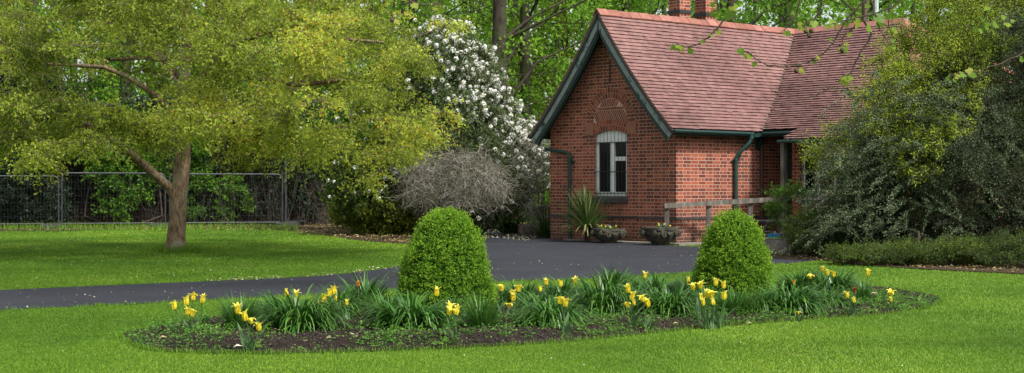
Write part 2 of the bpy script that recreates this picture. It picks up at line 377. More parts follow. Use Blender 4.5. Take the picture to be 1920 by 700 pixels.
# ------------------------------------------------------------------ ground, path, bed
def smooth_poly(pts, k=4):
    pts = np.array([p[:2] for p in pts], float); n = len(pts); out = []
    for i in range(n):
        p0, p1, p2, p3 = pts[i - 1], pts[i], pts[(i + 1) % n], pts[(i + 2) % n]
        for q in range(k):
            t = q / k
            out.append(.5 * ((2 * p1) + (-p0 + p2) * t + (2 * p0 - 5 * p1 + 4 * p2 - p3) * t * t + (-p0 + 3 * p1 - 3 * p2 + p3) * t ** 3))
    return np.array(out)
def m_lawn():
    m, n, l, b = newmat('lawn_turf'); x = noise(n, l, .35, 5); y = noise(n, l, 22, 4); z_ = noise(n, l, 140, 3)
    r = ramp(n, [(.3, (.06, .14, .012)), (.5, (.105, .205, .017)), (.72, (.17, .265, .026))]); l.new(x.outputs[0], r.inputs[0])
    r2 = ramp(n, [(.3, (.55,) * 3), (.7, (1.2,) * 3)]); l.new(y.outputs[0], r2.inputs[0])
    r3 = ramp(n, [(.3, (.6,) * 3), (.7, (1.25,) * 3)]); l.new(z_.outputs[0], r3.inputs[0])
    c = mixc(n, l, 1., mixc(n, l, 1., r.outputs[0], r2.outputs[0], 'MULTIPLY'), r3.outputs[0], 'MULTIPLY')
    l.new(c, b.inputs['Base Color']); b.inputs['Roughness'].default_value = .95; b.inputs['Specular IOR Level'].default_value = .1
    bump(n, l, b, z_.outputs[0], .8, .03); return m
def m_tarmac():
    m, n, l, b = newmat('tarmac'); v = n.new('ShaderNodeTexVoronoi'); t = n.new('ShaderNodeTexCoord'); v.inputs['Scale'].default_value = 95
    l.new(t.outputs['Object'], v.inputs['Vector'])
    r = ramp(n, [(0, (.018, .020, .026)), (.72, (.033, .035, .045)), (.95, (.05, .052, .062)), (.99, (.20, .19, .18))]); l.new(v.outputs['Color'], r.inputs[0])
    x = noise(n, l, .8, 6, rough=.65); r2 = ramp(n, [(.3, (.72,) * 3), (.7, (1.25,) * 3)]); l.new(x.outputs[0], r2.inputs[0])
    l.new(mixc(n, l, 1., r.outputs[0], r2.outputs[0], 'MULTIPLY'), b.inputs['Base Color']); b.inputs['Roughness'].default_value = .8
    b.inputs['Specular IOR Level'].default_value = .3
    bump(n, l, b, v.outputs['Distance'], .6, .008); return m
M['lawn'] = m_lawn(); M['tarmac'] = m_tarmac()
M['soil'] = m_noise('dark_soil', [(.25, (.013, .010, .008)), (.6, (.034, .026, .020)), (.8, (.065, .052, .042))], 28, .95, 1., .03, detail=8, spec=.15)
M['earth'] = m_noise('leafy_earth', [(.25, (.025, .02, .012)), (.6, (.07, .05, .03)), (.8, (.15, .11, .06))], 18, .95, 1., .03, detail=8, spec=.1)

g = NM(); S = 450
xs = np.linspace(-S, S, 61); X, Yg = np.meshgrid(xs, xs, indexing='ij'); ij = np.arange(60)
ii, jj = np.meshgrid(ij, ij, indexing='ij')
g.add(np.stack([X, Yg, X * 0], -1), np.stack([ii * 61 + jj, (ii + 1) * 61 + jj, (ii + 1) * 61 + jj + 1, ii * 61 + jj + 1], -1).reshape(-1, 4))
tag(g.build('ground', M['lawn']), kind='structure')

def E(u, v): return G(u, v)[:2]
PATH = smooth_poly([(-12.2, 9.3), E(0, 582), E(200, 574), E(400, 563), E(600, 553), E(760, 543), E(930, 530), E(1080, 524), E(1300, 511), E(1455, 497), E(1545, 487),
                    E(1640, 478), E(1600, 468), E(1480, 464), E(1300, 463), E(1160, 455), E(1050, 446), E(980, 439), E(900, 430), E(845, 437), E(790, 452), E(770, 470), E(764, 485), E(745, 500),
                    E(600, 518), E(300, 532), E(0, 545), (-14, 10.4)])
BED = smooth_poly([E(238, 638), E(290, 657), E(440, 664), E(640, 661), E(900, 651), E(1100, 638), E(1300, 617), E(1500, 601), E(1700, 584), E(1763, 567),
                   E(1740, 553), E(1640, 541), E(1450, 538), E(1250, 541), E(1000, 550), E(800, 562), E(600, 578), (-2.75, 13.4), (-3.15, 12.3)])
EARTH_L = smooth_poly([(-30, 40.5), E(0, 434), E(200, 430), E(420, 429), E(540, 433), E(600, 440), E(680, 452), E(770, 458), E(820, 455), E(870, 442), E(905, 431), (-2.0, 46), (-8, 50), (-30, 50)])
EARTH_R = smooth_poly([E(1425, 480), E(1475, 487), E(1540, 489), E(1600, 497), E(1750, 507), E(1900, 514), E(2050, 520), (13, 18), (14, 27), (8, 30.2), (6.2, 29.5), (5.0, 27)])
def sheet(name, poly, m, z, label=None):
    mb = NM(); mb.prism([(x, y, z - .05) for x, y in poly], (0, 0, .05)); o = mb.build(name, m); return tag(o, kind='structure')
sheet('path', PATH, M['tarmac'], .006)
sheet('border_earth', EARTH_L, M['earth'], .011)
sheet('shrub_bed_earth', EARTH_R, M['earth'], .015)
# bed mound: fine grid clipped to the outline
def edge_dist(px, py, poly):
    dmin = np.full(px.shape, 1e9)
    for i in range(len(poly)):
        a = poly[i]; b = poly[(i + 1) % len(poly)]; ab = b - a
        t = np.clip(((px - a[0]) * ab[0] + (py - a[1]) * ab[1]) / (ab @ ab + 1e-9), 0, 1)
        dmin = np.minimum(dmin, np.hypot(px - a[0] - t * ab[0], py - a[1] - t * ab[1]))
    return dmin
def bed_z(x, y):
    x = np.asarray(x, float); y = np.asarray(y, float)
    d = edge_dist(x, y, BED)
    q = np.stack([x, y], -1)
    z = -.035 + np.clip(d / .35, 0, 1) * .075 + (fbm(q, 9, 1) - .5) * .05 + (fbm(q, 30, 2) - .5) * .022
    return np.where(d < .04, -.02, z)
st = .028
gx = np.arange(BED[:, 0].min(), BED[:, 0].max() + st, st); gy = np.arange(BED[:, 1].min(), BED[:, 1].max() + st, st)
X, Yg = np.meshgrid(gx, gy, indexing='ij'); ins = pip(X, Yg, BED); Z = np.where(ins, bed_z(X, Yg) + .012, -.03)
nx, ny = X.shape; ii, jj = np.meshgrid(np.arange(nx - 1), np.arange(ny - 1), indexing='ij')
keep = ins[:-1, :-1] | ins[1:, :-1] | ins[:-1, 1:] | ins[1:, 1:]
F = np.stack([ii * ny + jj, (ii + 1) * ny + jj, (ii + 1) * ny + jj + 1, ii * ny + jj + 1], -1)[keep]
Z = np.where(ins, np.maximum(Z, .008), .004)
mb = NM().add(np.stack([X, Yg, Z], -1).reshape(-1, 3), F.reshape(-1, 4))
tag(mb.build('flower_bed_soil', M['soil'], smooth=True), kind='structure')
def in_bed_pts(n, pad=.05):
    x = rng.uniform(BED[:, 0].min(), BED[:, 0].max(), n * 3); y = rng.uniform(BED[:, 1].min(), BED[:, 1].max(), n * 3)
    k = pip(x, y, BED); x, y = x[k], y[k]; k = edge_dist(x, y, BED) > pad; return x[k][:n], y[k][:n]

# ------------------------------------------------------------------ the cottage: local x runs along the side wall, y along the gable wall
CX, CY, CA = 3.422, 31.0, math.atan2(.636, .772)
cot = thing('brick_cottage', 'red brick cottage with steep clay tiled roof, green bargeboards and barred white windows', 'cottage', (CX, CY, 0), CA)
_c, _s = math.cos(CA), math.sin(CA)
def L2W(x, y, z=0): return np.array([CX + x * _c - y * _s, CY + x * _s + y * _c, z])
def prof(t, s0, s1, rise, run, z0):     # bell-cast roof slope
    t = np.asarray(t, float); return z0 + s0 * t + (rise - s0 * run) * (np.maximum(t, 0) / run) ** 2
def zm(y):                              # main wing: eaves at y = -.25 and 4.25, ridge at y = 2
    d = np.minimum(np.asarray(y, float) + .25, 4.25 - np.asarray(y, float)); return prof(d, .92, 0, 2.62, 2.25, 2.38)
XR = 6.19
def zc(x):                              # cross wing front slope: eave at x = 2.0, ridge at x = XR
    d = np.asarray(x, float) - 2.0; d = np.where(d > XR - 2, 2 * (XR - 2) - d, d); return prof(d, .50, 0, 2.82, XR - 2, 2.18)
def zc_main(x, y): return np.maximum(zm(y), zc(x))
WALLH = 2.42
wall = NM()
# gable wall, with an arched window opening y .. 1.48-2.52, z .98-2.33 (crown 2.42)
y0, y1, zs, zsp, zcr = 1.48, 2.52, .95, 2.33, 2.43
arc = [(y0 + (y1 - y0) * k / 8, zsp + (zcr - zsp) * (1 - ((k - 4) / 4) ** 2)) for k in range(9)]
top = [(yy, float(zm(yy)) - .10) for yy in np.linspace(0, 4, 25)]
def front(pts): wall.poly([(0, a, b) for a, b in pts][::-1])
front([(0, -.1), (y0, -.1), (y0, zsp)] + [(y0, top[9][1])] + [top[k] for k in range(8, -1, -1)] if False else [(0, -.1), (y0, -.1), (y0, float(zm(y0)) - .1)] + [t for t in top[::-1] if t[0] < y0 - .02])
front([(y1, -.1), (4, -.1)] + [t for t in top[::-1] if t[0] > y1 + .02] + [(y1, float(zm(y1)) - .1)])
front([(y0, -.1), (y1, -.1), (y1, zs), (y0, zs)])
front(arc + [(y1, float(zm(y1)) - .1)] + [t for t in top[::-1] if y0 + .02 < t[0] < y1 - .02] + [(y0, float(zm(y0)) - .1)])
# reveals
for a, b in [((y0, zs), (y0, zsp)), ((y1, zsp), (y1, zs)), ((y1, zs), (y0, zs))] + [(arc[k], arc[k + 1]) for k in range(8)]:
    wall.poly([(0, *a), (0, *b), (.22, *b), (.22, *a)])
# side wall, porch reveal, rest of the body
wall.poly([(0, 0, -.1), (3.9, 0, -.1), (3.9, 0, 2.75), (0, 0, WALLH)])
wall.poly([(3.9, 0, -.1), (3.9, -1.0, -.1), (3.9, -1.0, 2.75), (3.9, 0, 2.75)])
wall.poly([(3.9, -1.0, -.1), (2.5, -1.0, -.1), (2.5, -1.0, 2.38), (3.9, -1.0, 2.38)])
wx0, wx1, wz0, wz1 = -1.22, -2.95, .92, 2.02      # window in the wing wall (y range, z range)
def fr2(a, b, c_, d): wall.poly([(2.5, a, c_), (2.5, b, c_), (2.5, b, d), (2.5, a, d)])
fr2(-1.0, wx0, -.1, 2.38); fr2(wx0, wx1, -.1, wz0); fr2(wx0, wx1, wz1, 2.38); fr2(wx1, -4.7, -.1, 2.38)
for a, b in [((wx0, wz0), (wx0, wz1)), ((wx0, wz1), (wx1, wz1)), ((wx1, wz1), (wx1, wz0)), ((wx1, wz0), (wx0, wz0))]:
    wall.poly([(2.5, *a), (2.5, *b), (2.7, *b), (2.7, *a)])
XB = 2 * XR - 2.4
wall.poly([(2.5, -4.7, -.1), (XB, -4.7, -.1), (XB, -4.7, 2.38), (2.5, -4.7, 2.38)])
wall.poly([(XB, -4.7, -.1), (XB, 4, -.1), (XB, 4, 2.38), (XB, -4.7, 2.38)])
wall.poly([(XB, 4, -.1), (0, 4, -.1), (0, 4, WALLH), (XB, 4, WALLH)])
wall.build('wall', M['brick'], cot, uv=True)
# plinth string course of dark moulded brick, on both faces; set proud
pl = NM(); k = 0
rg = random.Random(3)
for y in np.arange(-.014, 4.0, .232): pl.box((-.014, y, .505), (-.0015, y + .222, .555), rg.random())
for x in np.arange(.0, 3.65, .232): pl.box((x, -.014, .505), (x + .222, -.0015, .555), rg.random())
pl.build('plinth_band', M['blue_brick'], cot)
for (x, y) in [(None, .18), (None, .55), (None, .95), (.25, None), (.62, None), (1.2, None), (1.8, None)]:
    NM().tube([(-.012, y, .44), (-.002, y, .44)] if x is None else [(x, -.012, .44), (x, -.002, .44)], .022, 10).build('damp_course_plug', M['concrete'], cot)
ab = NM(); ab.box((-.014, .62, .20), (-.002, .86, .29)); 
for q in range(4): ab.box((-.02, .63, .21 + q * .02), (-.014, .85, .22 + q * .02))
ab.build('air_brick', M['black'], cot)
slit = NM(); slit.box((-.003, 1.985, 3.46), (.002, 2.035, 3.98)); slit.build('vent_slit', M['room'], cot)
# arch brickwork
ar = NM(); bk = NM()
def vous(c, ang, ri, ro, wd, v, x=-.010):
    # brick from radius ri to ro about c, at angle ang (0 = +y, 90 = up)
    a0, a1 = ang - wd / 2, ang + wd / 2
    pts = [(x, c[0] + r * math.cos(a), c[1] + r * math.sin(a)) for r, a in ((ri, a0), (ro, a0), (ro, a1), (ri, a1))]
    ar.prism(pts, (-.001 - x, 0, 0), v)
# segmental arch over the window: two header rings
h = zcr - zsp; half = (y1 - y0) / 2; Rr = (half ** 2 + h ** 2) / (2 * h); cc = (2.0, zcr - Rr); amax = math.asin(half / Rr)
for (ri, ro) in ((Rr + .004, Rr + .112), (Rr + .120, Rr + .225)):
    n_ = int(2 * amax * 1.0 * ri / .076)
    for q in range(n_):
        a = math.pi / 2 - amax + (q + .5) * 2 * amax / n_; vous(cc, a, ri, ro, 2 * amax / n_ - .015 / ri, rg.random())
bk.prism([(-.004, cc[0] + r_ * math.cos(a), cc[1] + r_ * math.sin(a)) for r_, rng_ in ((Rr + .002, np.linspace(math.pi / 2 - amax, math.pi / 2 + amax, 9)), (Rr + .23, np.linspace(math.pi / 2 + amax, math.pi / 2 - amax, 9))) for a in rng_], (.003, 0, 0))
# pointed relieving arch: two rings; each side is an arc about a centre on the other side
zb = 2.60; hw = .76; apex = 3.36
ox = ((apex - zb) ** 2 - hw ** 2) / (2 * hw) ; RO = hw + ox   # centre at distance ox beyond the middle
for sgn in (1, -1):
    c2 = (2.0 - sgn * ox, zb); amx = math.atan2(apex - zb, ox)
    for (ri, ro) in ((RO - .108, RO), (RO - .222, RO - .116)):
        ama = math.acos(min(1, ox / ri)) if ri > ox else 0
        n_ = int(ama * ri / .076)
        for q in range(n_):
            a = (q + .5) * ama / n_; aa = a if sgn > 0 else math.pi - a
            vous(c2, aa, ri, ro, ama / n_ - .015 / ri, rg.random())
def arch_edge(r_, n=14):
    ama = math.acos(ox / r_); rt = [(2.0 - ox + r_ * math.cos(a), zb + r_ * math.sin(a)) for a in np.linspace(0, ama, n)]
    return rt + [(4.0 - yy, zz) for yy, zz in rt[::-1][1:]]
bk.prism([(-.003, yy, zz) for yy, zz in arch_edge(RO + .006)], (.002, 0, 0))
inner = arch_edge(RO - .230)
iy = np.array([p[0] for p in inner]); iz = np.array([p[1] for p in inner])
def in_tymp(y, z): return bool(pip(np.array([y]), np.array([z]), [(a, b) for a, b in inner])[0])
# tympanum: herringbone rows and two stretcher bands
for za, zz, lean in ((2.60, 2.87, .16), (2.945, 3.16, -.13)):
    for q in range(-18, 19):
        yc = 2.0 + q * .060; hh = (zz - za)
        if not in_tymp(yc, (za + zz) / 2): continue
        t0, t1 = 0.0, 1.0
        while t1 > .2 and not in_tymp(yc + lean * (t1 - .5), za + hh * t1): t1 -= .05
        while t0 < .8 and not in_tymp(yc + lean * (t0 - .5), za + hh * t0) and za + hh * t0 > 2.63: t0 += .05
        l0, l1 = lean * (t0 - .5), lean * (t1 - .5)
        ar.prism([(-.0085, a, b) for a, b in [(yc - .020 + l0, za + hh * t0), (yc + .020 + l0, za + hh * t0), (yc + .020 + l1, za + hh * t1), (yc - .020 + l1, za + hh * t1)]], (.0065, 0, 0), rg.random())
for q in range(-3, 3):
    a, b = 2.0 + q * .21 + .005, 2.0 + (q + 1) * .21 - .005
    if in_tymp(a + .08, 2.88) and in_tymp(b - .08, 2.93): ar.box((-.0085, a, 2.882), (-.002, b, 2.932), rg.random())
ar.build('arch_brickwork', M['voussoir'], cot); bk.build('arch_mortar', M['mortar'], cot)
for ya in (1.19, 2.54):
    ib = NM(); ib.box((-.016, ya, 2.335), (-.0015, ya + .27, 2.60)); ib.build('impost_block', M['terracotta'], cot)
# gable window
wf = NM()
def fbar(a, b, c_, d, x0=.05, x1=.11): wf.box((x0, a, c_), (x1, b, d))
fbar(y0, y0 + .065, zs + .04, zsp + .02); fbar(y1 - .065, y1, zs + .04, zsp + .02); fbar(y0 + .05, y1 - .05, zs + .04, zs + .13); 
wf.prism([(.05, a, b) for a, b in [(y0 + .05, 2.16)] + [(y1 - .05, 2.16), (y1 - .05, zsp)] + [(a, b - .003) for a, b in arc[::-1][1:-1]] + [(y0 + .05, zsp)]], (.05, 0, 0))
fbar(1.92, 2.04, zs + .13, 2.16, .045, .11)
fbar(y0 + .05, 1.93, 1.76, 1.85, .06, .10)
fbar(y0 + .05, y0 + .085, zs + .13, 1.76, .06, .105); fbar(2.03, 2.065, zs + .13, 2.16, .06, .105); fbar(y1 - .085, y1 - .05, zs + .13, 2.16, .06, .105)
W = wf.build('window_frame', M['white'], cot)
gl = NM(); gl.box((.080, y0 + .05, zs + .1), (.086, y1 - .05, 2.17)); gl.build('pane', M['glass'], W)
cu = NM(); cu.prism([(.30 + .03 * math.sin(q * 1.7), 2.18 + q * .022, 1.0) for q in range(13)] + [(.33 + .03 * math.sin(q * 1.7), 2.18 + q * .022, 1.0) for q in range(12, -1, -1)], (0, 0, 1.2)); cu.build('curtain', M['curtain'], W)
rm = NM(); rm.box((.24, y0 - .3, zs - .2), (1.4, y1 + .3, zs - .15)); rm.box((1.35, y0 - .3, zs - .15), (1.4, y1 + .3, 2.5)); rm.box((.24, y0 - .3, zs - .15), (1.35, y0 - .25, 2.5)); rm.box((.24, y1 + .25, zs - .15), (1.35, y1 + .3, 2.5)); rm.box((.24, y0 - .3, 2.5), (1.4, y1 + .3, 2.52))
rm.build('dark_room', M['room'], W)
si = NM(); si.box((-.05, y0 - .04, zs - .11), (.09, y1 + .04, zs - .003)); si.hexa([(-.05, y0, zs - .003), (-.05, y1, zs - .003), (.09, y1, zs - .003), (.09, y0, zs - .003), (-.04, y0, zs + .004), (-.04, y1, zs + .004), (.09, y1, zs + .04), (.09, y0, zs + .04)]); si.build('window_sill', M['blue_brick'], W)
gr = NM()
for q in range(9):
    yy = y0 + .06 + q * (y1 - y0 - .12) / 8; zt = zsp + (zcr - zsp) * (1 - ((yy - 2) / half) ** 2) - .01
    gr.tube([(.02, yy, zs + .03), (.02, yy, zt)], .005, 6)
for zz in (zs + .10, 1.52, 2.16): gr.box((.022, y0 + .0, zz), (.038, y1 - .0, zz + .014))
gr.build('window_bars', M['black'], W)
tw = NM(); 
for q in range(7): tw.tube([(.35, 1.60 + .01 * q, 1.1), (.32, 1.62 + .02 * q, 1.35 + .03 * q), (.33, 1.55 + .05 * q, 1.5 + .05 * (q % 4))], .006, 5)
tw.build('dried_twigs', M['white'], W)
# wing window
wf = NM(); xa = 2.58
def wb(a, b, c_, d, x0=xa, x1=xa + .06): wf.box((x0, min(a, b), c_), (x1, max(a, b), d))
wb(wx0, wx0 - .06, wz0, wz1); wb(wx1, wx1 + .06, wz0, wz1); wb(wx0 - .06, wx1 + .06, wz0, wz0 + .09); wb(wx0 - .06, wx1 + .06, wz1 - .20, wz1 - .002)
for q in (1, 2, 3): wb(wx0 - q * .4325 + .03, wx0 - q * .4325 - .03, wz0 + .09, wz1 - .20)
W2 = wf.build('window_frame', M['white'], cot)
NM().box((xa + .025, wx1 + .06, wz0 + .05), (xa + .031, wx0 - .06, wz1 - .15)).build('pane', M['glass'], W2)
rm = NM(); rm.box((3.3, wx1 - .1, .7), (3.35, wx0 + .1, 2.2)); rm.box((2.72, wx1 - .1, .66), (3.35, wx0 + .1, .7)); rm.build('dark_room', M['room'], W2)
NM().box((2.78, wx1 + .1, wz0), (2.80, wx1 + 1.1, wz0 + .5)).build('curtain', M['curtain'], W2)
gr = NM()
for q in range(15):
    yy = wx0 - .06 - q * (wx0 - wx1 - .12) / 14; gr.tube([(2.53, yy, wz0 + .01), (2.53, yy, wz1 - .01)], .009, 6)
for zz in (wz0 + .06, 1.5, wz1 - .22): gr.box((2.523, wx1, zz), (2.538, wx0, zz + .015))
gr.build('window_bars', M['black'], W2)
si = NM().box((2.45, wx1 - .05, wz0 - .09), (2.58, wx0 + .05, wz0 - .003)); si.build('window_sill', M['blue_brick'], W2)
# porch: door, post, bracket
NM().box((3.83, -.92, 0), (3.88, -.12, 2.05)).build('door', M['brownpipe'], cot)
NM().box((2.12, -1.10, 0), (2.22, -1.00, 2.17)).build('porch_post', M['greywood'], cot)
NM().box((2.24, -1.12, 0), (2.30, -1.02, 2.17)).build('porch_post', M['green'], cot)
bkt = NM(); bkt.box((2.45, -.06, 2.02), (2.6, -.002, 2.40)); bkt.bar((2.52, -.03, 2.02), (2.52, -.22, 2.38), .05, .05, up=(1, 0, 0)); bkt.build('bracket', M['green'], cot)
NM().tube([(2.62, -.05, 0), (2.62, -.05, 2.4)], .04, 10).build('drainpipe', M['brownpipe'], cot)
NM().box((2.0, -4.6, 2.155), (2.55, -1.13, 2.17)).build('soffit', M['green'], cot)

# roof: deck under, single tiles over
deck = NM()
def slope_deck(fn, n=14):
    for k in range(n):
        a, b = k / n, (k + 1) / n; deck.add([fn(a, 0), fn(a, 1), fn(b, 1), fn(b, 0)], [[0, 1, 2, 3]])
slope_deck(lambda t, q: (-.36 if q == 0 else XR + .1, -.23 + 2.23 * t, float(zm(-.23 + 2.23 * t)) - .03))
slope_deck(lambda t, q: (-.36 if q == 1 else 2 * XR - 2, 4.23 - 2.23 * t, float(zm(4.23 - 2.23 * t)) - .03))
HY = -1.2; HE = -5.0
def hipz(y): return prof(np.asarray(y, float) - HE, .5, 0, 2.82, HY - HE, 2.18)
def hipy(t): return HE + (HY - HE) * t
slope_deck(lambda t, q: (2.02 + (XR - 2.02) * t, (hipy(t) if q == 0 else -1.13), float(zc(2.02 + (XR - 2.02) * t)) - .03))
slope_deck(lambda t, q: (2.44 + (XR - 2.44) * t, (-1.13 if q == 0 else 2.0), float(zc(2.44 + (XR - 2.44) * t)) - .03))
deck.add([(2.0, -1.12, 2.12), (2.46, -1.12, 2.12), (2.46, -1.12, 2.41), (2.0, -1.12, 2.16)], [[0, 1, 2, 3]])
slope_deck(lambda t, q: (2 * XR - 2 - (XR - 2) * t, (hipy(t) if q == 1 else 2.0), float(zc(2 + (XR - 2) * t)) - .03))
slope_deck(lambda t, q: ((2 + (XR - 2) * t) if q == 1 else (2 * XR - 2 - (XR - 2) * t), hipy(t), float(hipz(hipy(t))) - .03))
deck.build('roof_deck', M['felt'], cot)
GA, TW = .104, .165
def tiles(name, pt, slen, u0, u1, ok, seed):
    """pt(u, d) -> local point on the slope at distance d up from the eave; overlapping tiles, every one a small slab"""
    r_ = np.random.default_rng(seed); rows = int(slen / GA); Vs, vs_ = [], []
    for r in range(rows):
        off = TW / 2 if r % 2 else 0
        us = np.arange(u0 - TW + off, u1 + TW, TW); d0 = r * GA; d1 = d0 + GA * 1.55
        wob = .007 * (vnoise(np.stack([us * 1.3, us * 0 + r * .35], -1), 1, seed) - .5)
        for u, wo in zip(us, wob):
            if not ok(u + TW / 2, d0 + GA * .5): continue
            lo = max(u, u0) + .0008; hi = min(u + TW, u1) - .0008
            if hi - lo < .03: continue
            dj = d0 + wo + r_.normal(0, .0022); lf = .038 + r_.normal(0, .0022); tw_ = r_.normal(0, .002)
            if r_.random() < .012: dj -= .02
            a, b = pt(lo, dj), pt(hi, dj); c_, d_ = pt(hi, d1), pt(lo, d1); n_ = pt.n(lo, dj)
            th = .025
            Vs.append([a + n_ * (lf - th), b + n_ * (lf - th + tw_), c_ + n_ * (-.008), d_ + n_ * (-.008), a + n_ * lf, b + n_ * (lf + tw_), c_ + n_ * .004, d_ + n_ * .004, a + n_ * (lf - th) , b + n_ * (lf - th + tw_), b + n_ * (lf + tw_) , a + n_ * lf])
            base = .5 + .55 * (float(vnoise(np.array([u * .7, d0 * .9, seed]), 1, seed)) - .5)
            vs_.append(np.clip(base + r_.normal(0, .065) - (.25 if r_.random() < .02 else 0), .2, 1))
    Vs = np.array(Vs); n = len(Vs); F = np.array([[3, 2, 1, 0], [4, 5, 6, 7], [8, 9, 10, 11], [1, 2, 6, 5], [3, 0, 4, 7]])
    F = (F[None] + (np.arange(n) * 12)[:, None, None]).reshape(-1, 4)
    return NM().add(Vs.reshape(-1, 3), F, (np.array(vs_)[:, None] * np.array([1.] * 8 + [.06] * 4) ).reshape(-1)).build(name, M['tile'], cot)  # front-edge vertices coloured dark: a painted shadow line under each tile course
class Slope:
    def __init__(s, fz, axis, a, b, sign=1):   # profile sampled by arc length; axis 'y' -> slope runs in y, u is x
        t = np.linspace(0, 1, 80); h = a + (b - a) * t; z = fz(h); d = np.concatenate([[0], np.cumsum(np.hypot(np.diff(h), np.diff(z)))])
        s.h, s.z, s.d, s.axis = h, z, d, axis; s.len = d[-1]
    def hz(s, d): return (np.interp(d, s.d, s.h) + max(0, d - s.len) * 0, np.interp(d, s.d, s.z)) if d >= 0 else (s.h[0] + d * (s.h[1] - s.h[0]) / s.d[1], s.z[0] + d * (s.z[1] - s.z[0]) / s.d[1])
    def __call__(s, u, d):
        h, z = s.hz(d); return np.array([u, h, z]) if s.axis == 'y' else np.array([h, u, z])
    def n(s, u, d):
        h0, z0 = s.hz(max(0, d - .02)); h1, z1 = s.hz(min(s.len, d + .02)); L = math.hypot(h1 - h0, z1 - z0) + 1e-9
        a, b = -(z1 - z0) / L, (h1 - h0) / L
        if b < 0: a, b = -a, -b
        return np.array([0, a, b]) if s.axis == 'y' else np.array([a, 0, b])
sR = Slope(zm, 'y', -.25, 2.0)
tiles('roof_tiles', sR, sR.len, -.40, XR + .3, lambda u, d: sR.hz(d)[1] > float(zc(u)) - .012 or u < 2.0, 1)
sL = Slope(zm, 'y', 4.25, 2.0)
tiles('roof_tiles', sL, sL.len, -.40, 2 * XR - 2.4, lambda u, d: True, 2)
sC = Slope(zc, 'x', 2.0, XR)
def okC(u, d):
    h, z = sC.hz(d)
    if u > 2.0 or u < hipy((h - 2) / (XR - 2)) or (u > -1.13 and h < 2.43): return False
    if u < -.25: return True
    return z > float(zm(u)) - .012
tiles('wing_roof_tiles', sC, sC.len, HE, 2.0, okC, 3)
sH = Slope(hipz, 'y', HE, HY)
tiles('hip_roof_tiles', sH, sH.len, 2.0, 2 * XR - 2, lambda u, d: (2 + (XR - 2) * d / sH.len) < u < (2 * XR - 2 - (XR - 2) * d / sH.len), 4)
# ridge tiles
rt = NM()
def ridge_run(a, b, drop=.14, half=.12, step=.31):
    a = np.array(a, float); b = np.array(b, float); L = np.linalg.norm(b - a); d = (b - a) / L; sd_ = nrm(np.cross(d, (0, 0, 1))); n = int(L / step)
    for k in range(n):
        p = a + d * (k * L / n + .006); q = a + d * ((k + 1) * L / n - .006); j = rg.gauss(0, .004); up = np.array([0, 0, 1.0]); t = .018
        p = p + up * j; q = q + up * (j + rg.gauss(0, .003))
        for s_ in (1, -1):
            e = sd_ * s_ * half - up * drop; o1 = up * t
            rt.hexa([p, q, q + e, p + e, p + o1, q + o1, q + e + o1 + sd_ * s_ * .008, p + e + o1 + sd_ * s_ * .008] if s_ < 0 else [p + e, q + e, q, p, p + e + o1 + sd_ * s_ * .008, q + e + o1 + sd_ * s_ * .008, q + o1, p + o1], rg.random())
ridge_run((-.42, 2.0, 5.045), (XR, 2.0, 5.045)); ridge_run((XR, 2.0, 5.045), (XR, HY, 5.045))
ridge_run((XR, HY, 5.03), (2.05, HE + .05, 2.24), .09, .10); ridge_run((XR, HY, 5.03), (2 * XR - 2.05, HE + .05, 2.24), .09, .10)
rt.build('ridge_tiles', M['ridge'], cot)
# valley: mossy mortar line
va = NM(); pts = []
for y in np.linspace(-.22, 1.96, 26):
    z = float(zm(y)); xs_ = np.linspace(2, XR, 400); x = float(np.interp(z, zc(xs_), xs_)); pts.append((x, y, z + .012))
va.tube(pts, .028, 6, noise=.5, nscale=14); va.build('valley_mortar', m_noise('mossy_mortar', [(.35, (.05, .045, .035)), (.7, (.17, .14, .10))], 14), cot)
# verge undercloak, bargeboards, soffit
def barge(side, x, off0, off1, thick, m, name, parent=cot, foot=0):
    ys = np.linspace(-.27, 2.0, 26); up, dn = [], []
    for k, y in enumerate(ys):
        y2 = ys[max(k - 1, 0)], ys[min(k + 1, 25)]; sl = (float(zm(y2[1])) - float(zm(y2[0]))) / (y2[1] - y2[0]); n_ = np.array([sl, -1]) / math.hypot(sl, 1)
        f = foot * max(0, 1 - k / 4.0) ** 2
        a = np.array([y, float(zm(y))]) + n_ * off0; b = np.array([y, float(zm(y))]) + n_ * (off1 + f)
        if a[0] > 2.0: a = np.array([2.0, a[1] - 0.0])
        if b[0] > 2.0: b = np.array([2.0, b[1]])
        up.append(a); dn.append(b)
    mbb = NM(); n = len(up)
    def tr(p, xx): return (xx, p[0] if side > 0 else 4.0 - p[0], p[1])
    for k in range(n - 1):
        c8 = [tr(dn[k], x), tr(dn[k], x + thick), tr(dn[k + 1], x + thick), tr(dn[k + 1], x), tr(up[k], x), tr(up[k], x + thick), tr(up[k + 1], x + thick), tr(up[k + 1], x)]
        mbb.hexa(c8)
    return mbb
for sgn in (1, -1):
    # apex joint: shorten offsets vertically where the two boards meet
    B = barge(sgn, -.36, .045, .235, .035, M['barge'], 'b', foot=.05).build('bargeboard', M['barge'], cot)
    barge(sgn, -.385, .030, .075, .022, M['green'], 'b').build('moulding', M['green'], B)
    barge(sgn, -.378, .205, .24, .016, M['green'], 'b', foot=.05).build('moulding', M['green'], B)
    barge(sgn, -.325, .04, .30, .03, M['green'], 'b', foot=.02).build('inner_board', M['green'], B)
    barge(sgn, -.395, -.002, .03, .40, M['felt'], 'b').build('verge_undercloak', m_noise('verge_mortar%d' % sgn, [(.35, (.10, .06, .045)), (.7, (.24, .17, .13))], 20), cot)
    barge(sgn, -.30, .06, .075, .34, M['green'], 'b').build('soffit', M['green'], cot)
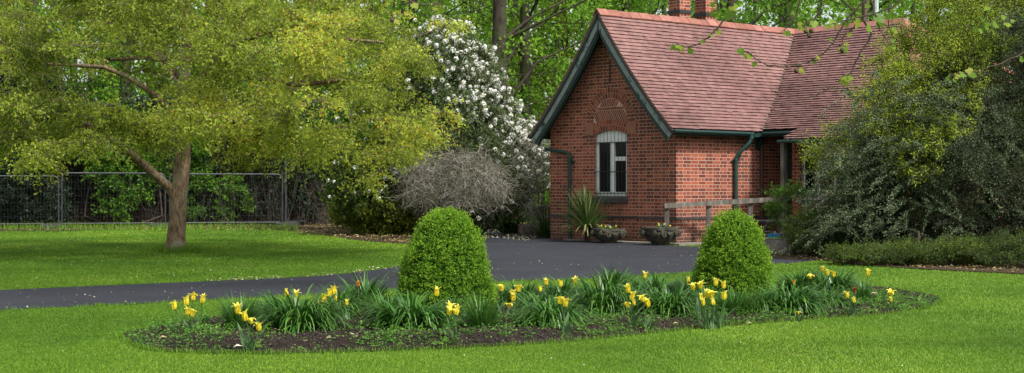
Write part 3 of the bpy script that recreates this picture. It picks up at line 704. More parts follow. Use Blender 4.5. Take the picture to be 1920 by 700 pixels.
# side eave: gutter, fascia, rafter feet
gt = NM(); gt.tube([(-.38, -.31, 2.345), (2.05, -.31, 2.335)], .036, 10); gt.build('gutter', M['green'], cot)
fa = NM(); fa.box((-.3, -.235, 2.27), (2.6, -.215, 2.375)); fa.box((-.3, -.215, 2.36), (2.6, -.0, 2.372)); fa.build('fascia', M['green'], cot)
for x in np.arange(.1, 2.4, .42): NM().box((x, -.213, 2.28), (x + .06, -.002, 2.355)).build('rafter_foot', M['green'], cot)
gt = NM(); gt.tube([(2.37, -.3, 2.345), (2.37, -1.15, 2.345)], .034, 10); gt.build('gutter', M['green'], cot)
NM().box((2.40, -1.1, 2.28), (2.5, -.2, 2.40)).build('fascia', M['green'], cot)
gt = NM(); gt.tube([(1.96, -1.06, 2.145), (1.96, -5.0, 2.135)], .038, 10); gt.build('gutter', M['green'], cot)
gt = NM(); gt.tube([(-.38, 4.31, 2.345), (5, 4.31, 2.335)], .052, 10); gt.build('gutter', M['green'], cot)
# drainpipes
dp = NM(); dp.tube([(1.98, -.31, 2.33), (1.98, -.31, 2.22), (1.93, -.28, 2.12), (1.80, -.14, 1.93), (1.76, -.075, 1.82), (1.76, -.07, 1.70), (1.76, -.07, 0)], .042, 12)
for z in (1.78, 2.25, .9): dp.tube([(1.76 if z < 2 else 1.98, -.07 if z < 2 else -.31, z - .03), (1.76 if z < 2 else 1.98, -.07 if z < 2 else -.31, z + .03)], .052, 12)
dp.box((1.66, -.03, 1.72), (1.76, -.003, 1.76)); dp.build('drainpipe', M['pipe'], cot, smooth=False)
dp = NM(); dp.tube([(-.06, 4.10, 2.06), (-.07, 3.9, 2.03), (-.08, 3.36, 1.97), (-.07, 3.28, 1.94), (-.07, 3.26, 1.86), (-.07, 3.26, 0)], .038, 12)
for z in (1.80, 1.35, .7): dp.tube([(-.07, 3.26, z - .03), (-.07, 3.26, z + .03)], .05, 12)
dp.box((-.05, 3.14, 1.74), (-.003, 3.26, 1.78)); dp.build('drainpipe', M['pipe'], cot)
# chimneys
for (cx_, cy_) in ((3.40, 3.2), (4.30, 3.2)):
    ch = NM(); hs_ = .185
    ch.box((cx_ - hs_, cy_ - hs_, 3.4), (cx_ + hs_, cy_ + hs_, 6.1)); C1 = ch.build('chimney', M['brick'], cot, uv=True)
    b1 = NM(); b1.box((cx_ - hs_ - .025, cy_ - hs_ - .025, 5.33), (cx_ + hs_ + .025, cy_ + hs_ + .025, 5.41)); b1.build('chimney_band', M['black'], C1)
    b2 = NM(); b2.box((cx_ - hs_ - .04, cy_ - hs_ - .04, 6.1), (cx_ + hs_ + .04, cy_ + hs_ + .04, 6.2)); b2.lathe([(.11, 6.2), (.09, 6.5), (.11, 6.52)], 12, (cx_, cy_, 0)); b2.build('chimney_pot', M['ridge'], C1)
# pipes behind the wing ridge, lamp under the apex
p_ = NM(); p_.tube([(8.1, 1.35, 4.2), (8.1, 1.35, 6.4)], .075, 10); p_.build('vent_pipe', M['brownpipe'], cot)
p_ = NM(); p_.tube([(8.3, 1.15, 4.2), (8.3, 1.15, 6.4)], .06, 10, noise=.1); p_.build('vent_pipe', m_noise('verdigris', [(.3, (.25, .38, .32)), (.7, (.55, .62, .56))], 9), cot)
lm = NM(); lm.box((-.20, 1.93, 4.33), (-.06, 2.0, 4.44)); lm.box((-.06, 1.94, 4.36), (-.002, 1.99, 4.41)); lm.build('security_lamp', m_plain('amber_plastic', (.55, .33, .08), .4), cot)
# paving strip at the wall foot
pv = NM()
for q in range(9): pv.box((-.55 + q * .5, -.62, 0), (-.06 + q * .5, -.13, .035))
for q in range(6): pv.box((-.50, .0 + q * .5 , 0), (-.08, .48 + q * .5, .03))
pvo = pv.build('paving', M['concrete']); pvo.location = (CX, CY, 0); pvo.rotation_euler = (0, 0, CA); tag(pvo, kind='structure')

# ------------------------------------------------------------------ foliage engine
def rdir(n, zb=0.0, zs=1.0):
    d = rng.normal(size=(n, 3)); d[:, 2] = d[:, 2] * zs + zb; return nrm(d)
def skeleton(lines, pads, seg=.55, tipr=.008, expo=2.35, wig=.12, upcost=1.2):
    """lines: polylines [(x,y,z,r)...]; pads: points. Every pad is joined to the growing wood by a curved branch."""
    pos, par, rmin = [], [], []
    for li, ln in enumerate(lines):
        prev = -1
        if li > 0:
            d = np.linalg.norm(np.array(pos) - np.array(ln[0][:3]), axis=1); prev = int(np.argmin(d))
        for k, q in enumerate(ln):
            if li > 0 and k == 0: continue
            p = np.array(q[:3], float)
            if prev >= 0:
                a = pos[prev]; n = max(1, int(np.linalg.norm(p - a) / seg)); r0 = rmin[prev] if k > 0 and rmin[prev] else q[3]
                if k == 1 and li > 0: r0 = q[3]
                for s_ in range(1, n + 1):
                    t = s_ / n; pos.append(a + (p - a) * t + (rng.normal(0, wig * .25, 3) if s_ < n else 0)); par.append(prev); rmin.append(r0 + (q[3] - r0) * t); prev = len(pos) - 1
            else: pos.append(p); par.append(-1); rmin.append(q[3]); prev = 0
    n_wood = len(pos)
    order = np.argsort(np.linalg.norm(pads - np.array(pos).mean(0), axis=1)) if len(pads) else []
    for i in order:
        p = pads[i]; A = np.array(pos); dv = p - A; d = np.linalg.norm(dv, axis=1) + upcost * np.maximum(0, -dv[:, 2]) + .25 * np.linalg.norm(dv, axis=1) * (np.array(rmin) > .12)
        d[:2] += 50 if len(pos) > 4 else 0
        j = int(np.argmin(d)); a = pos[j]; L = np.linalg.norm(p - a); n = max(1, int(L / seg)); up = np.array([0, 0, .18 * L]); prev = j
        for s_ in range(1, n + 1):
            t = s_ / n; q = a + (p - a) * t + up * 4 * t * (1 - t) * .6
            if s_ < n: q = q + rng.normal(0, wig * .5, 3)
            pos.append(q); par.append(prev); rmin.append(0); prev = len(pos) - 1
    pos = np.array(pos); n = len(pos); acc = np.zeros(n)
    ch = np.zeros(n, int)
    for i in range(n):
        if par[i] >= 0: ch[par[i]] += 1
    for i in range(n - 1, -1, -1):
        if ch[i] == 0: acc[i] += tipr ** expo
        if par[i] >= 0: acc[par[i]] += acc[i]
    r = np.maximum(acc ** (1 / expo), np.array(rmin))
    r[n_wood:] = np.minimum(r[n_wood:], .09)
    return pos, np.array(par), r
def wood_mesh(mb, pos, par, r, fat=.035):
    i = np.where(par >= 0)[0]; a, b = pos[par[i]], pos[i]; ra = np.minimum(r[par[i]], r[i] * 1.35); rb = r[i]
    big = rb > fat
    mb.segs(a[big], b[big], ra[big], rb[big], 9); mb.segs(a[~big], b[~big], ra[~big], rb[~big], 4)
def twig_set(cent, Rr, nt, out=None, flat=.5, droop=.25, outb=.5):
    n = len(cent) * nt; c = np.repeat(cent, nt, 0); R_ = np.repeat(np.broadcast_to(Rr, (len(cent),)), nt)[:, None]
    d = rdir(n, 0, flat)
    if out is not None: d = nrm(d + np.repeat(out, nt, 0) * outb)
    p0 = c + rdir(n, 0, flat) * R_ * .25 * rng.random((n, 1)); L = R_ * rng.uniform(.55, 1.15, (n, 1))
    dn = np.array([0, 0, -1.0]); pts = [p0]; p = p0; dd = d
    for k in range(3):
        dd = nrm(dd + dn * droop * (k + .3) * .6 + rng.normal(0, .16, (n, 3))); p = p + dd * L / 3; pts.append(p)
    return np.stack(pts, 1)
def leaf_on(tw, nl, size, jit, v, aspect=.55, upb=.8, vs=.16, mb=None, along=.6, tmin=.12, szvar=.3):
    n = len(tw); t = (tmin + (1 - tmin) * rng.random((n, nl)) ** .75) * 3; k = np.minimum(t.astype(int), 2); f = (t - k)[..., None]
    i = np.arange(n)[:, None]; a = tw[i, k]; b = tw[i, k + 1]
    p = (a + (b - a) * f).reshape(-1, 3) + rng.normal(0, jit, (n * nl, 3)); d = nrm((b - a).reshape(-1, 3)) * along + rdir(n * nl)
    nv = rdir(n * nl, upb); s_ = size * rng.uniform(1 - szvar, 1 + szvar, n * nl)
    vv = np.clip(np.repeat(v, nl) + rng.normal(0, vs, n * nl), 0, 1)
    mb.leaves(p, d, nv, s_, s_ * aspect, vv); return p
def pads_poly(poly, Yc, th, n, edge=.0, seed=0, bias=0):
    poly = np.array(poly, float); lo, hi = poly.min(0), poly.max(0); out = []
    while len(out) < n:
        u, v = rng.uniform(lo, hi)
        if not pip(np.array([u]), np.array([v]), poly)[0]: continue
        d = float(edge_dist(np.array([u]), np.array([v]), poly)[0]); sc = min(1, (d / (0.28 * min(hi - lo))) ** .6)
        q = rng.uniform(-1, 1); q = np.sign(q) * abs(q) ** .6 if bias == 0 else (-abs(q) ** .5 if rng.random() < bias else abs(q))
        out.append(P(u, v, Yc + th * sc * q))
    return np.array(out)
def pieces(mb, name, m, parent, **k): return mb.build(name, m, parent, **k)

def spline3(pts, m):
    pts = np.array(pts, float); out = []
    for i in range(len(pts) - 1):
        p0, p1, p2, p3 = pts[max(i - 1, 0)], pts[i], pts[i + 1], pts[min(i + 2, len(pts) - 1)]
        for q in range(m):
            t = q / m; out.append(.5 * ((2 * p1) + (-p0 + p2) * t + (2 * p0 - 5 * p1 + 4 * p2 - p3) * t * t + (-p0 + 3 * p1 - 3 * p2 + p3) * t ** 3))
    out.append(pts[-1]); return np.array(out)
def plant_tree(name, label, cat, lines, pads, padR, lm, *, leaf=.06, nt=14, nl=14, bark='bark', axis=None, flat=.5, droop=.25, v0=.5, vn=.5, vscale=.6, aspect=.55, jit=.05, group=None, tipr=.008, fat=.035, twr=.004, seg=.55, outb=.5, upb=.8, extra=None, trunkname='trunk', wood_v=.5, vextra=None, upcost=1.2):
    base = np.array(lines[0][0][:3]); o = np.array([base[0], base[1], 0])
    t = thing(name, label, cat, o, 0, group)
    pos, par, r = skeleton(lines, pads, seg=seg, tipr=tipr, upcost=upcost)
    wm = NM()
    for ln in lines[:1]:
        pass
    wood_mesh(wm, pos, par, r, fat)
    if name == 'golden_tree':
        pl_ = spline3([q[:3] for q in lines[0][:9]], 12); rr_ = np.interp(np.linspace(0, 8, len(pl_)), np.arange(9), [q[3] for q in lines[0][:9]]) * 1.03
        wm.tube(pl_, rr_, 40, False, noise=.10, nscale=9)
    ax = base if axis is None else np.array(axis)
    out = nrm(pads - ax)
    tw = twig_set(pads, padR, nt, out, flat, droop, outb)
    if twr: wm.segs(tw[:, :-1].reshape(-1, 3), tw[:, 1:].reshape(-1, 3), twr, twr * .7, 3, v=wood_v)
    wm.build(trunkname, M[bark] if isinstance(bark, str) else bark, t, smooth=True, origin=o)
    lf = NM(); c = np.repeat(pads, nt, 0)
    v = v0 + vn * (fbm(c, vscale, 5) - .5) * 2 + rng.normal(0, .06, len(c))
    v = np.clip(v, 0, .74) if vextra is not None else v
    if vextra is not None: v = v + np.repeat(vextra(pads), nt)
    leaf_on(tw, nl, leaf, jit, v, aspect, upb, mb=lf)
    if extra: extra(lf, tw)
    lf.build('crown', lm, t, origin=o)
    return t, tw, o

# ------------------------------------------------------------------ the golden tree on the left lawn
Y0 = 27.4
def TP(u, v, dy=0, r=.05): return (*P(u, v, Y0 + dy), r)
tl = [[(*G(328, 472)[:2], -.05, .22), TP(329, 463, 0, .18), TP(331, 440, 0, .16), TP(334, 380, 0, .148), TP(340, 330, 0, .142), TP(343, 280, 0, .135), TP(345, 235, 0, .14), TP(344, 180, .1, .12), TP(349, 110, .2, .10), TP(352, 30, .3, .08), TP(350, -60, .3, .06)],
      [TP(338, 365), TP(318, 352, -.1, .085), TP(272, 312, -.4, .08), TP(228, 275, -.8, .072), TP(180, 240, -1.3, .06), TP(120, 215, -1.8, .045), TP(60, 225, -2.3, .03)],
      [TP(343, 225), TP(318, 205, -.1, .06), TP(290, 178, -.3, .052), TP(240, 145, -.5, .045), TP(195, 126, -.6, .038), TP(120, 122, -.7, .03), TP(60, 118, -.7, .024), TP(-40, 120, -.6, .025)],
      [TP(344, 185), TP(372, 168, 0, .085), TP(392, 125, 0, .08), TP(408, 95, -.1, .07), TP(432, 62, -.3, .06), TP(462, 22, -.5, .05), TP(490, -40, -.8, .04)],
      [TP(390, 125), TP(425, 120, -.5, .05), TP(480, 148, -1, .045), TP(560, 160, -1.4, .04), TP(650, 150, -1.8, .03)],
      [TP(345, 170), TP(325, 130, .5, .06), TP(290, 95, .9, .05), TP(262, 50, 1.2, .045), TP(250, -20, 1.4, .04)],
      [TP(338, 140), TP(300, 112, -.9, .05), TP(270, 108, -1.6, .04), TP(205, 112, -2.4, .03)],
      [TP(348, 110), TP(420, 60, 1.2, .05), TP(520, 50, 2.2, .04)],
      [TP(346, 200), TP(380, 185, 1.0, .06), TP(440, 200, 2.0, .05), TP(540, 215, 2.6, .035)],
      [TP(408, 95), TP(500, 60, -1.0, .045), TP(600, 70, -1.6, .035), TP(720, 80, -1.7, .025)],
      [TP(343, 235), TP(385, 215, -1.2, .045), TP(440, 230, -2.2, .035)]]
pads = []
tax = np.array([G(328, 472)[0], Y0])
while len(pads) < 250:
    a = rng.uniform(0, 2 * np.pi); rr = 5.4 * rng.random() ** .55; x = tax[0] + .05 + rr * math.cos(a); y = Y0 + rr * math.sin(a) * .85
    q = rr / 5.4; zb = 2.75 - 1.05 * q ** 1.6 + .35 * math.sin(a * 3 + 1) + .3 * rng.normal(); zt = 6.4 - 3.1 * q ** 2.2
    z = zb + (zt - zb) * rng.random() ** .8
    u = 960 + FPX * x / y; v = 350 - (z - H_EYE) * FPX / y
    if y > Y0 + 2.2 and rng.random() < .6: continue
    if 95 < u < 330 and 95 < v < 205 and rng.random() < .72: continue        # the open heart of the crown, where the limbs show
    if u < 330 and v > 215 and rng.random() < .2: continue
    if y < Y0 and 300 < u < 400 and v > 215: continue
    if u > 700 and v > 300 - .0 * u: continue
    if u > 815 and v < 90: continue
    if u > 775 or (u > 725 and v < 230): continue
    pads.append((x, y, z))
for (u, v, dy, n, su, sv) in [(90, 205, -2.6, 9, 60, 14), (190, 235, -2.2, 9, 50, 16), (60, 250, -1, 8, 60, 20), (250, 225, -2.6, 6, 30, 16), (150, 260, .5, 6, 70, 14), (440, 250, -1.5, 9, 50, 18), (540, 265, -1, 9, 50, 16), (290, 250, 1.5, 6, 60, 16), (385, 205, -3.2, 5, 22, 14), (60, 285, -3.4, 5, 34, 14), (20, 245, -3, 3, 20, 10), (340, 225, -3, 3, 30, 10), (620, 240, -3, 6, 50, 22), (680, 285, -2, 4, 30, 12), (778, 118, -1.5, 5, 18, 9), (770, 255, -1, 8, 22, 20), (740, 215, -1.5, 6, 40, 25), (560, 100, -3.5, 6, 50, 30), (450, 150, -3, 4, 40, 25), (430, 60, -3.5, 4, 40, 25), (240, 60, -3, 4, 40, 20), (700, 150, -.5, 8, 35, 35), (650, 60, -2, 8, 70, 40), (700, 40, 0, 6, 60, 35), (130, 30, -2, 8, 90, 30), (290, 20, -2, 6, 70, 25), (40, 80, -2, 4, 40, 30)]:
    for _ in range(n): pads.append(tuple(P(u + rng.normal(0, su), v + rng.normal(0, sv), Y0 + dy + rng.normal(0, .5))))
pads = np.array(pads)
def vx(p):   # the tips turn orange at the right end and in a few sprays; lit right half and shaded left half painted in
    u = 960 + FPX * p[:, 0] / p[:, 1]; v = 350 - (p[:, 2] - 1.2) * FPX / p[:, 1]
    return .5 * np.exp(-((u - 822) / 20) ** 2 - ((v - 118) / 16) ** 2) + .22 * np.exp(-((u - 50) / 50) ** 2 - ((v - 285) / 30) ** 2) + .2 * np.exp(-((u - 385) / 45) ** 2 - ((v - 205) / 35) ** 2) + .03 * (u > 420) - .10 * (u < 330)
t_gold, tw_g, o_g = plant_tree('golden_tree', 'yellow-green broad tree with flaking brown trunk on the left lawn', 'tree', tl, pads, .56, M['leaf_gold'], leaf=.062, nt=19, nl=19, axis=(tax[0], Y0, 2.2), flat=.24, droop=.32, v0=.50, vn=.95, vscale=.9, aspect=.5, jit=.035, vextra=vx, tipr=.007)

# ------------------------------------------------------------------ wood beyond the garden
def bg_tree(u, Y, r, label, lm='leaf_bg', n=70, Rc=4.2, z0=2.5, z1=13, dy=1.5, lean=0, nl=10, leaf=.19, v0=.5, bark='bark_dark', name='woodland_tree'):
    b = G(u, 350 + 3348 / Y); x = b[0]
    ln = [[(x, Y, -.1, r * 1.5), (x + lean * .05, Y, .6, r * 1.1), (x + lean * .3, Y, 4, r), (x + lean * .7, Y + .1, 8, r * .85), (x + lean, Y, 12, r * .6), (x + lean * 1.1, Y, 15, r * .3)]]
    for k in range(5):
        a = rng.uniform(0, 6.28); h = rng.uniform(4, 9); ln.append([(x + lean * h / 12, Y, h, .06), (x + math.cos(a) * 1.5, Y + math.sin(a) * 1.5, h + 1.3, r * .2), (x + math.cos(a) * 3.4, Y + math.sin(a) * 3.4, h + 2.2, r * .1)])
    a = rng.uniform(0, 6.28, n); q = Rc * rng.random(n) ** .6; z = z0 + (z1 - z0) * rng.random(n) ** 1.05
    pd = np.stack([x + q * np.cos(a), Y + dy + q * np.sin(a), z], 1)
    plant_tree(name, label, 'tree', ln, pd, 1.15, M[lm], leaf=leaf, nt=9, nl=nl, bark=bark, axis=(x, Y, 6), flat=.45, droop=.3, v0=v0, vn=.5, vscale=.3, aspect=.6, jit=.16, group='trees in the wood behind the cottage', tipr=.014, twr=.008, seg=1.3, fat=.1)
bg_tree(937, 56, .31, 'stout dark ivy-flecked trunk rising left of the cottage gable, nearest tree of the wood', 'leaf_bg', 75, dy=4)
bg_tree(984, 63, .24, 'mossy dark trunk standing just right of the stoutest wood trunk', 'leaf_bg2', 75, dy=3.0, z0=1.5, Rc=3.6)
bg_tree(1173, 68, .22, 'grey trunk rising behind the cottage gable peak', 'leaf_bg', 85, dy=1.5, z0=4)
bg_tree(1060, 70, .16, 'slim tree with fresh green leaves left of the gable peak', 'leaf_bg', 110, dy=0, z0=1.5, v0=.62)
bg_tree(775, 60, .20, 'green tree rising above the top of the white blossom shrub', 'leaf_bg', 85, dy=1, z0=3, v0=.55)
bg_tree(872, 72, .18, 'fresh green tree between the white blossom shrub and the stout dark trunk', 'leaf_bg', 90, dy=0, z0=2, v0=.6)
bg_tree(1245, 84, .2, 'thin green tree behind the chimneys', 'leaf_bg', 75, Rc=5, z0=5, v0=.5)
bg_tree(1372, 72, .3, 'dark trunk with bare lower boughs just right of the chimneys', 'leaf_bg', 60, Rc=4.6, dy=2.5, z0=4, v0=.45)
bg_tree(1478, 78, .32, 'dark trunk rising behind the dip where the two roof ridges meet', 'leaf_bg', 65, Rc=4.6, dy=2.5, z0=4, v0=.5)
bg_tree(1640, 70, .26, 'tall tree standing behind the far end of the cottage roof', 'leaf_bg', 80, Rc=4.6, z0=4)
bg_tree(1800, 62, .28, 'woodland tree glimpsed through the top of the right-hand shrub', 'leaf_bg', 60, Rc=4.5, z0=3)
bg_tree(585, 62, .24, 'green tree behind the garden wall, hidden mostly by the golden tree', 'leaf_bg', 80, z0=3)
bg_tree(410, 66, .28, 'green tree behind the garden wall, seen through the right half of the golden crown', 'leaf_bg', 85, z0=2.5, v0=.3)
bg_tree(235, 64, .24, 'pale green tree seen through the open heart of the golden crown', 'leaf_bg', 80, z0=2, v0=.3)
bg_tree(60, 62, .3, 'green tree behind the dark evergreen at the left edge', 'leaf_bg', 70, z0=3, v0=.12)
bg_tree(-160, 58, .3, 'green tree beyond the left end of the garden wall', 'leaf_bg2', 60, z0=3, v0=.2)
wd = NM(); n = 5200
c = np.stack([rng.uniform(-58, 58, n), rng.uniform(84, 112, n), rng.random(n) ** 1.1 * 17 + .3], 1)
tw = twig_set(c, 2.0, 3, None, .5, .2)
leaf_on(tw, 6, .42, .4, .5 + .8 * (fbm(np.repeat(c, 3, 0), .12, 9) - .5) * 1.6, .65, .6, mb=wd)
n = 160; x = rng.uniform(-55, 55, n); y = rng.uniform(82, 108, n); r = rng.uniform(.12, .32, n)
tag(wd.build('woodland', M['leaf_bg']), 'fresh green woodland filling the distance behind the cottage', 'woodland', kind='stuff')
tk = NM(); tk.segs(np.stack([x, y, x * 0], 1), np.stack([x + rng.normal(0, .5, n), y, x * 0 + 17], 1), r, r * .6, 7)
tag(tk.build('far_trunks', M['bark_dark'], smooth=True), 'crowd of far thin dark trunks deep in the wood', 'tree trunks', kind='stuff')

# unseen tree added left of the frame so that its canopy shades the left lawn
shx, shy = -7.9, 17.0
ln = [[(shx, shy, -.1, .45), (shx, shy, 1, .36), (shx + .2, shy, 5, .3), (shx + .6, shy + .3, 9, .22), (shx + 1, shy + .6, 13, .1)], [(shx + .2, shy, 5, .2), (shx + 2.5, shy + 1.5, 7.2, .14), (shx + 6, shy + 3, 9, .07)], [(shx + .3, shy, 6, .2), (shx + 1, shy + 3.5, 8.5, .12), (shx + 2.5, shy + 7, 10, .06)]]
n = 130; a = rng.uniform(0, 6.28, n); q = 7.8 * np.sqrt(rng.random(n)); pd = np.stack([shx + 4.4 + q * np.cos(a), shy + .6 + q * np.sin(a), rng.uniform(7.6, 13, n)], 1)
plant_tree('added_shade_tree', 'unseen tall tree added beyond the left edge to shade the left lawn', 'tree', ln, pd, 1.3, M['leaf_bg'], leaf=.2, nt=9, nl=9, bark='bark', axis=(shx + 2, shy + 2, 8), flat=.45, droop=.3, v0=.5, aspect=.6, jit=.16, tipr=.014, twr=.008, seg=1.3, fat=.1)

# ------------------------------------------------------------------ garden walls
def brick_wall(name, label, a, b, h, th=.35, cope=True, base=-.1):
    a = np.array([*a, 0.0]); b = np.array([*b, 0.0]); L = float(np.linalg.norm(b - a)); ang = math.atan2(b[1] - a[1], b[0] - a[0])
    t = thing(name, label, 'wall', a, ang)
    NM().box((0, -th / 2, base), (L, th / 2, h)).build('brickwork', M['oldbrick'], t, uv=True)
    if cope:
        cp = NM(); x = 0
        while x < L: cp.box((x + .004, -th / 2 - .04, h), (min(x + .45, L) - .004, th / 2 + .04, h + .06 + rg.uniform(0, .008)), rg.random()); x += .45
        cp.build('coping', M['stone'], t)
    return t
brick_wall('garden_wall', 'tall old brick garden wall behind the steel barriers', (-26, 44.2), (-4.6, 48.3), 3.75)
brick_wall('garden_wall', 'low dark brick wall between the bare bush and the cottage', (-4.6, 46.6), (1.35, 39.4), .62)
# ------------------------------------------------------------------ steel barriers
def barrier(label, a, b, top=1.59, h0=.13, mesh=True, foot_at=None):
    a = np.array([*a, 0.0]); b = np.array([*b, 0.0]); L = float(np.linalg.norm(b - a)); ang = math.atan2(b[1] - a[1], b[0] - a[0])
    t = thing('steel_barrier', label, 'barrier', a, ang, 'steel barriers in front of the garden wall')
    fr = NM(); r = .019; cr = .16; pts = [(.03, 0, .02)] + [(.03, 0, top - cr)] + [(.03 + cr * (1 - math.cos(q)), 0, top - cr + cr * math.sin(q)) for q in np.linspace(.3, math.pi / 2, 5)]
    pts += [(L - p[0], 0, p[2]) for p in pts[::-1]]
    fr.tube(pts, r, 8); fr.tube([(.03, 0, h0), (L - .03, 0, h0)], r * .95, 8); fr.build('frame', M['galv'], t)
    me = NM(); xs = np.arange(.03 + .09, L - .05, .09 if mesh else .3); nn = len(xs)
    me.segs(np.stack([xs, xs * 0, xs * 0 + h0], 1), np.stack([xs, xs * 0, xs * 0 + top - .01], 1), .0014, .0014, 3)
    zz = np.arange(h0 + .2, top - .05, .2); me.segs(np.stack([zz * 0 + .03, zz * 0 - .004, zz], 1), np.stack([zz * 0 + L - .03, zz * 0 - .004, zz], 1), .002, .002, 3)
    me.build('wire_mesh', M['galv'], t); return t
FA, FB = np.array([-15.9, 42.0]), np.array([-6.95, 44.7])
def fp(u):   # point on the barrier line seen at column u
    k = (u - 960) / FPX; d = FB - FA; s_ = (k * FA[1] - FA[0]) / (d[0] - k * d[1]); return FA + d * s_
barrier('steel mesh barrier running out of the photo at the left edge', fp(-95), fp(112), 1.50)
barrier('steel mesh barrier between the left edge panel and the golden tree trunk', fp(114), fp(312), 1.59)
barrier('steel mesh barrier right of the golden tree trunk', fp(316), fp(531), 1.57)
q = fp(531)
t = thing('barrier_post', 'thin tall grey post at the right end of the steel barriers', 'post', (q[0] + .06, q[1] + .1, 0)); NM().tube([(0, 0, 0), (0, 0, 2.45)], .028, 8).build('pole', M['galv'], t)
NM().box((-.05, -.09, 1.32), (.04, .02, 1.38)).build('clamp', M['galv'], t)
rl = thing('ground_rail', 'grey tube lying low along the leaf litter right of the barriers', 'rail', (q[0] + .1, q[1], 0)); e = P(640, 407, 49.5) - np.array([q[0] + .1, q[1], 0])
NM().tube([(0, 0, .13), (e[0] * .5, e[1] * .5, .12), (e[0], e[1], e[2])], .03, 8).build('tube', M['galv'], rl)
for u, lb in ((104, 'dark rubber barrier foot left of the golden tree'), (308, 'dark rubber barrier foot behind the golden tree trunk'), (541, 'dark rubber barrier foot at the right end of the barriers')):
    q = fp(u); t = NM(); t.prism([(-.38, -.12, 0), (.38, -.12, 0), (.38, -.12, .09), (.28, -.12, .14), (-.28, -.12, .14), (-.38, -.12, .09)], (0, .24, 0))
    for s_ in (-.2, 0, .2): t.box((s_ - .05, -.06, .141), (s_ + .05, .06, .155))
    o = t.build('rubber_block', M['blackrubber']); o.location = (q[0], q[1] - .25, 0); o.rotation_euler = (0, 0, .9); tag(o, lb, 'block', 'feet of the steel barriers')

# ------------------------------------------------------------------ shrubs
def shrub(name, label, poly, Yc, th, stems, n, lm, *, R_=.4, leaf=.06, nt=10, nl=12, bark='bark_thin', v0=.5, vn=.4, aspect=.5, flat=.7, droop=.2, jit=.04, group=None, cat='shrub', bias=0, vextra=None, twr=.004, vscale=1.0, extra=None, upcost=.3, seg=.4):
    pd = pads_poly(poly, Yc, th, n, bias=bias); pd = pd[pd[:, 2] > .05]
    ln = []
    bx = np.array([s_[0] for s_ in stems]).mean()
    root = G(bx, 350 + 3348 / Yc); root[2] = 0
    ln = [[(root[0], root[1], -.05, .05), (root[0], root[1], .15, .05)]]
    for (u0, u1, v1, r) in stems:
        a = G(u0, 350 + 3348 / Yc); ln.append([(root[0], root[1], .0, r), (a[0], a[1] + rng.normal(0, .2), .3, r), (*(P((u0 + u1) / 2, (v1 + 400) / 2, Yc + rng.normal(0, .2))), r * .8), (*P(u1, v1, Yc + rng.normal(0, .3)), r * .4)])
    ax = pd.mean(0) - np.array([0, 0, .8])
    return plant_tree(name, label, cat, ln, pd, R_, M[lm], leaf=leaf, nt=nt, nl=nl, bark=bark, axis=ax, flat=flat, droop=droop, v0=v0, vn=vn, aspect=aspect, jit=jit, group=group, tipr=.005, twr=twr, vscale=vscale, trunkname='stems', vextra=vextra, extra=extra, seg=seg, upcost=upcost)

# dark evergreen at the left edge
shrub('evergreen_shrub', 'tall dark evergreen filling the left edge behind the barriers', [(-160, 60), (-60, 40), (60, 70), (100, 130), (112, 220), (105, 330), (118, 420), (60, 432), (-160, 436)], 44.6, 1.6, [(0, 0, 200, .08), (60, 60, 220, .06), (-80, -80, 200, .08)], 420, 'leaf_yew', R_=.55, leaf=.10, nt=10, nl=16, v0=.45, bark='bark_dark')
CL = 'climbing plants on the garden wall'
shrub('climbing_shrub', 'bright green leafy climber behind the barrier left of the golden trunk', [(160, 260), (215, 235), (270, 290), (288, 330), (262, 380), (215, 410), (185, 405), (200, 370), (172, 320)], 45.0, .5, [(215, 225, 300, .03), (240, 250, 300, .02)], 70, 'leaf_climb', R_=.38, leaf=.12, nt=9, nl=9, v0=.55, group=CL)
shrub('climbing_shrub', 'dull green climber over the wall top behind the golden trunk', [(110, 220), (200, 200), (330, 230), (340, 330), (250, 330), (120, 280)], 45.4, .4, [(160, 180, 280, .03), (300, 300, 260, .03)], 60, 'leaf_climb', R_=.4, leaf=.10, nt=9, nl=9, v0=.32, group=CL)
shrub('climbing_shrub', 'green climber hanging just right of the golden trunk', [(352, 270), (380, 260), (390, 340), (372, 400), (352, 405)], 46.0, .5, [(365, 365, 300, .03)], 36, 'leaf_climb', R_=.35, leaf=.11, nt=9, nl=9, v0=.45, group=CL)
shrub('climbing_shrub', 'round bright green shrub in the middle of the right barrier', [(405, 345), (440, 330), (465, 360), (462, 395), (440, 412), (405, 405)], 46.2, .5, [(436, 436, 370, .02)], 34, 'leaf_climb', R_=.33, leaf=.11, nt=9, nl=9, v0=.62, group=CL)
shrub('climbing_shrub', 'olive bronze shrub spread on the wall above the right barrier', [(365, 250), (500, 245), (560, 290), (570, 330), (545, 375), (500, 330), (440, 345), (375, 330)], 46.6, .5, [(400, 420, 300, .03), (520, 520, 300, .03)], 95, 'leaf_olive', R_=.42, leaf=.085, nt=10, nl=11, v0=.45, group=CL)
shrub('climbing_shrub', 'dark evergreen creeper mass covering much of the garden wall', [(95, 190), (330, 185), (620, 200), (640, 300), (600, 400), (420, 405), (300, 360), (120, 400)], 46.4, .35, [(200, 180, 280, .03), (480, 480, 280, .03)], 330, 'leaf_yew', R_=.45, leaf=.12, nt=9, nl=9, v0=.9, vn=.5, group=CL)
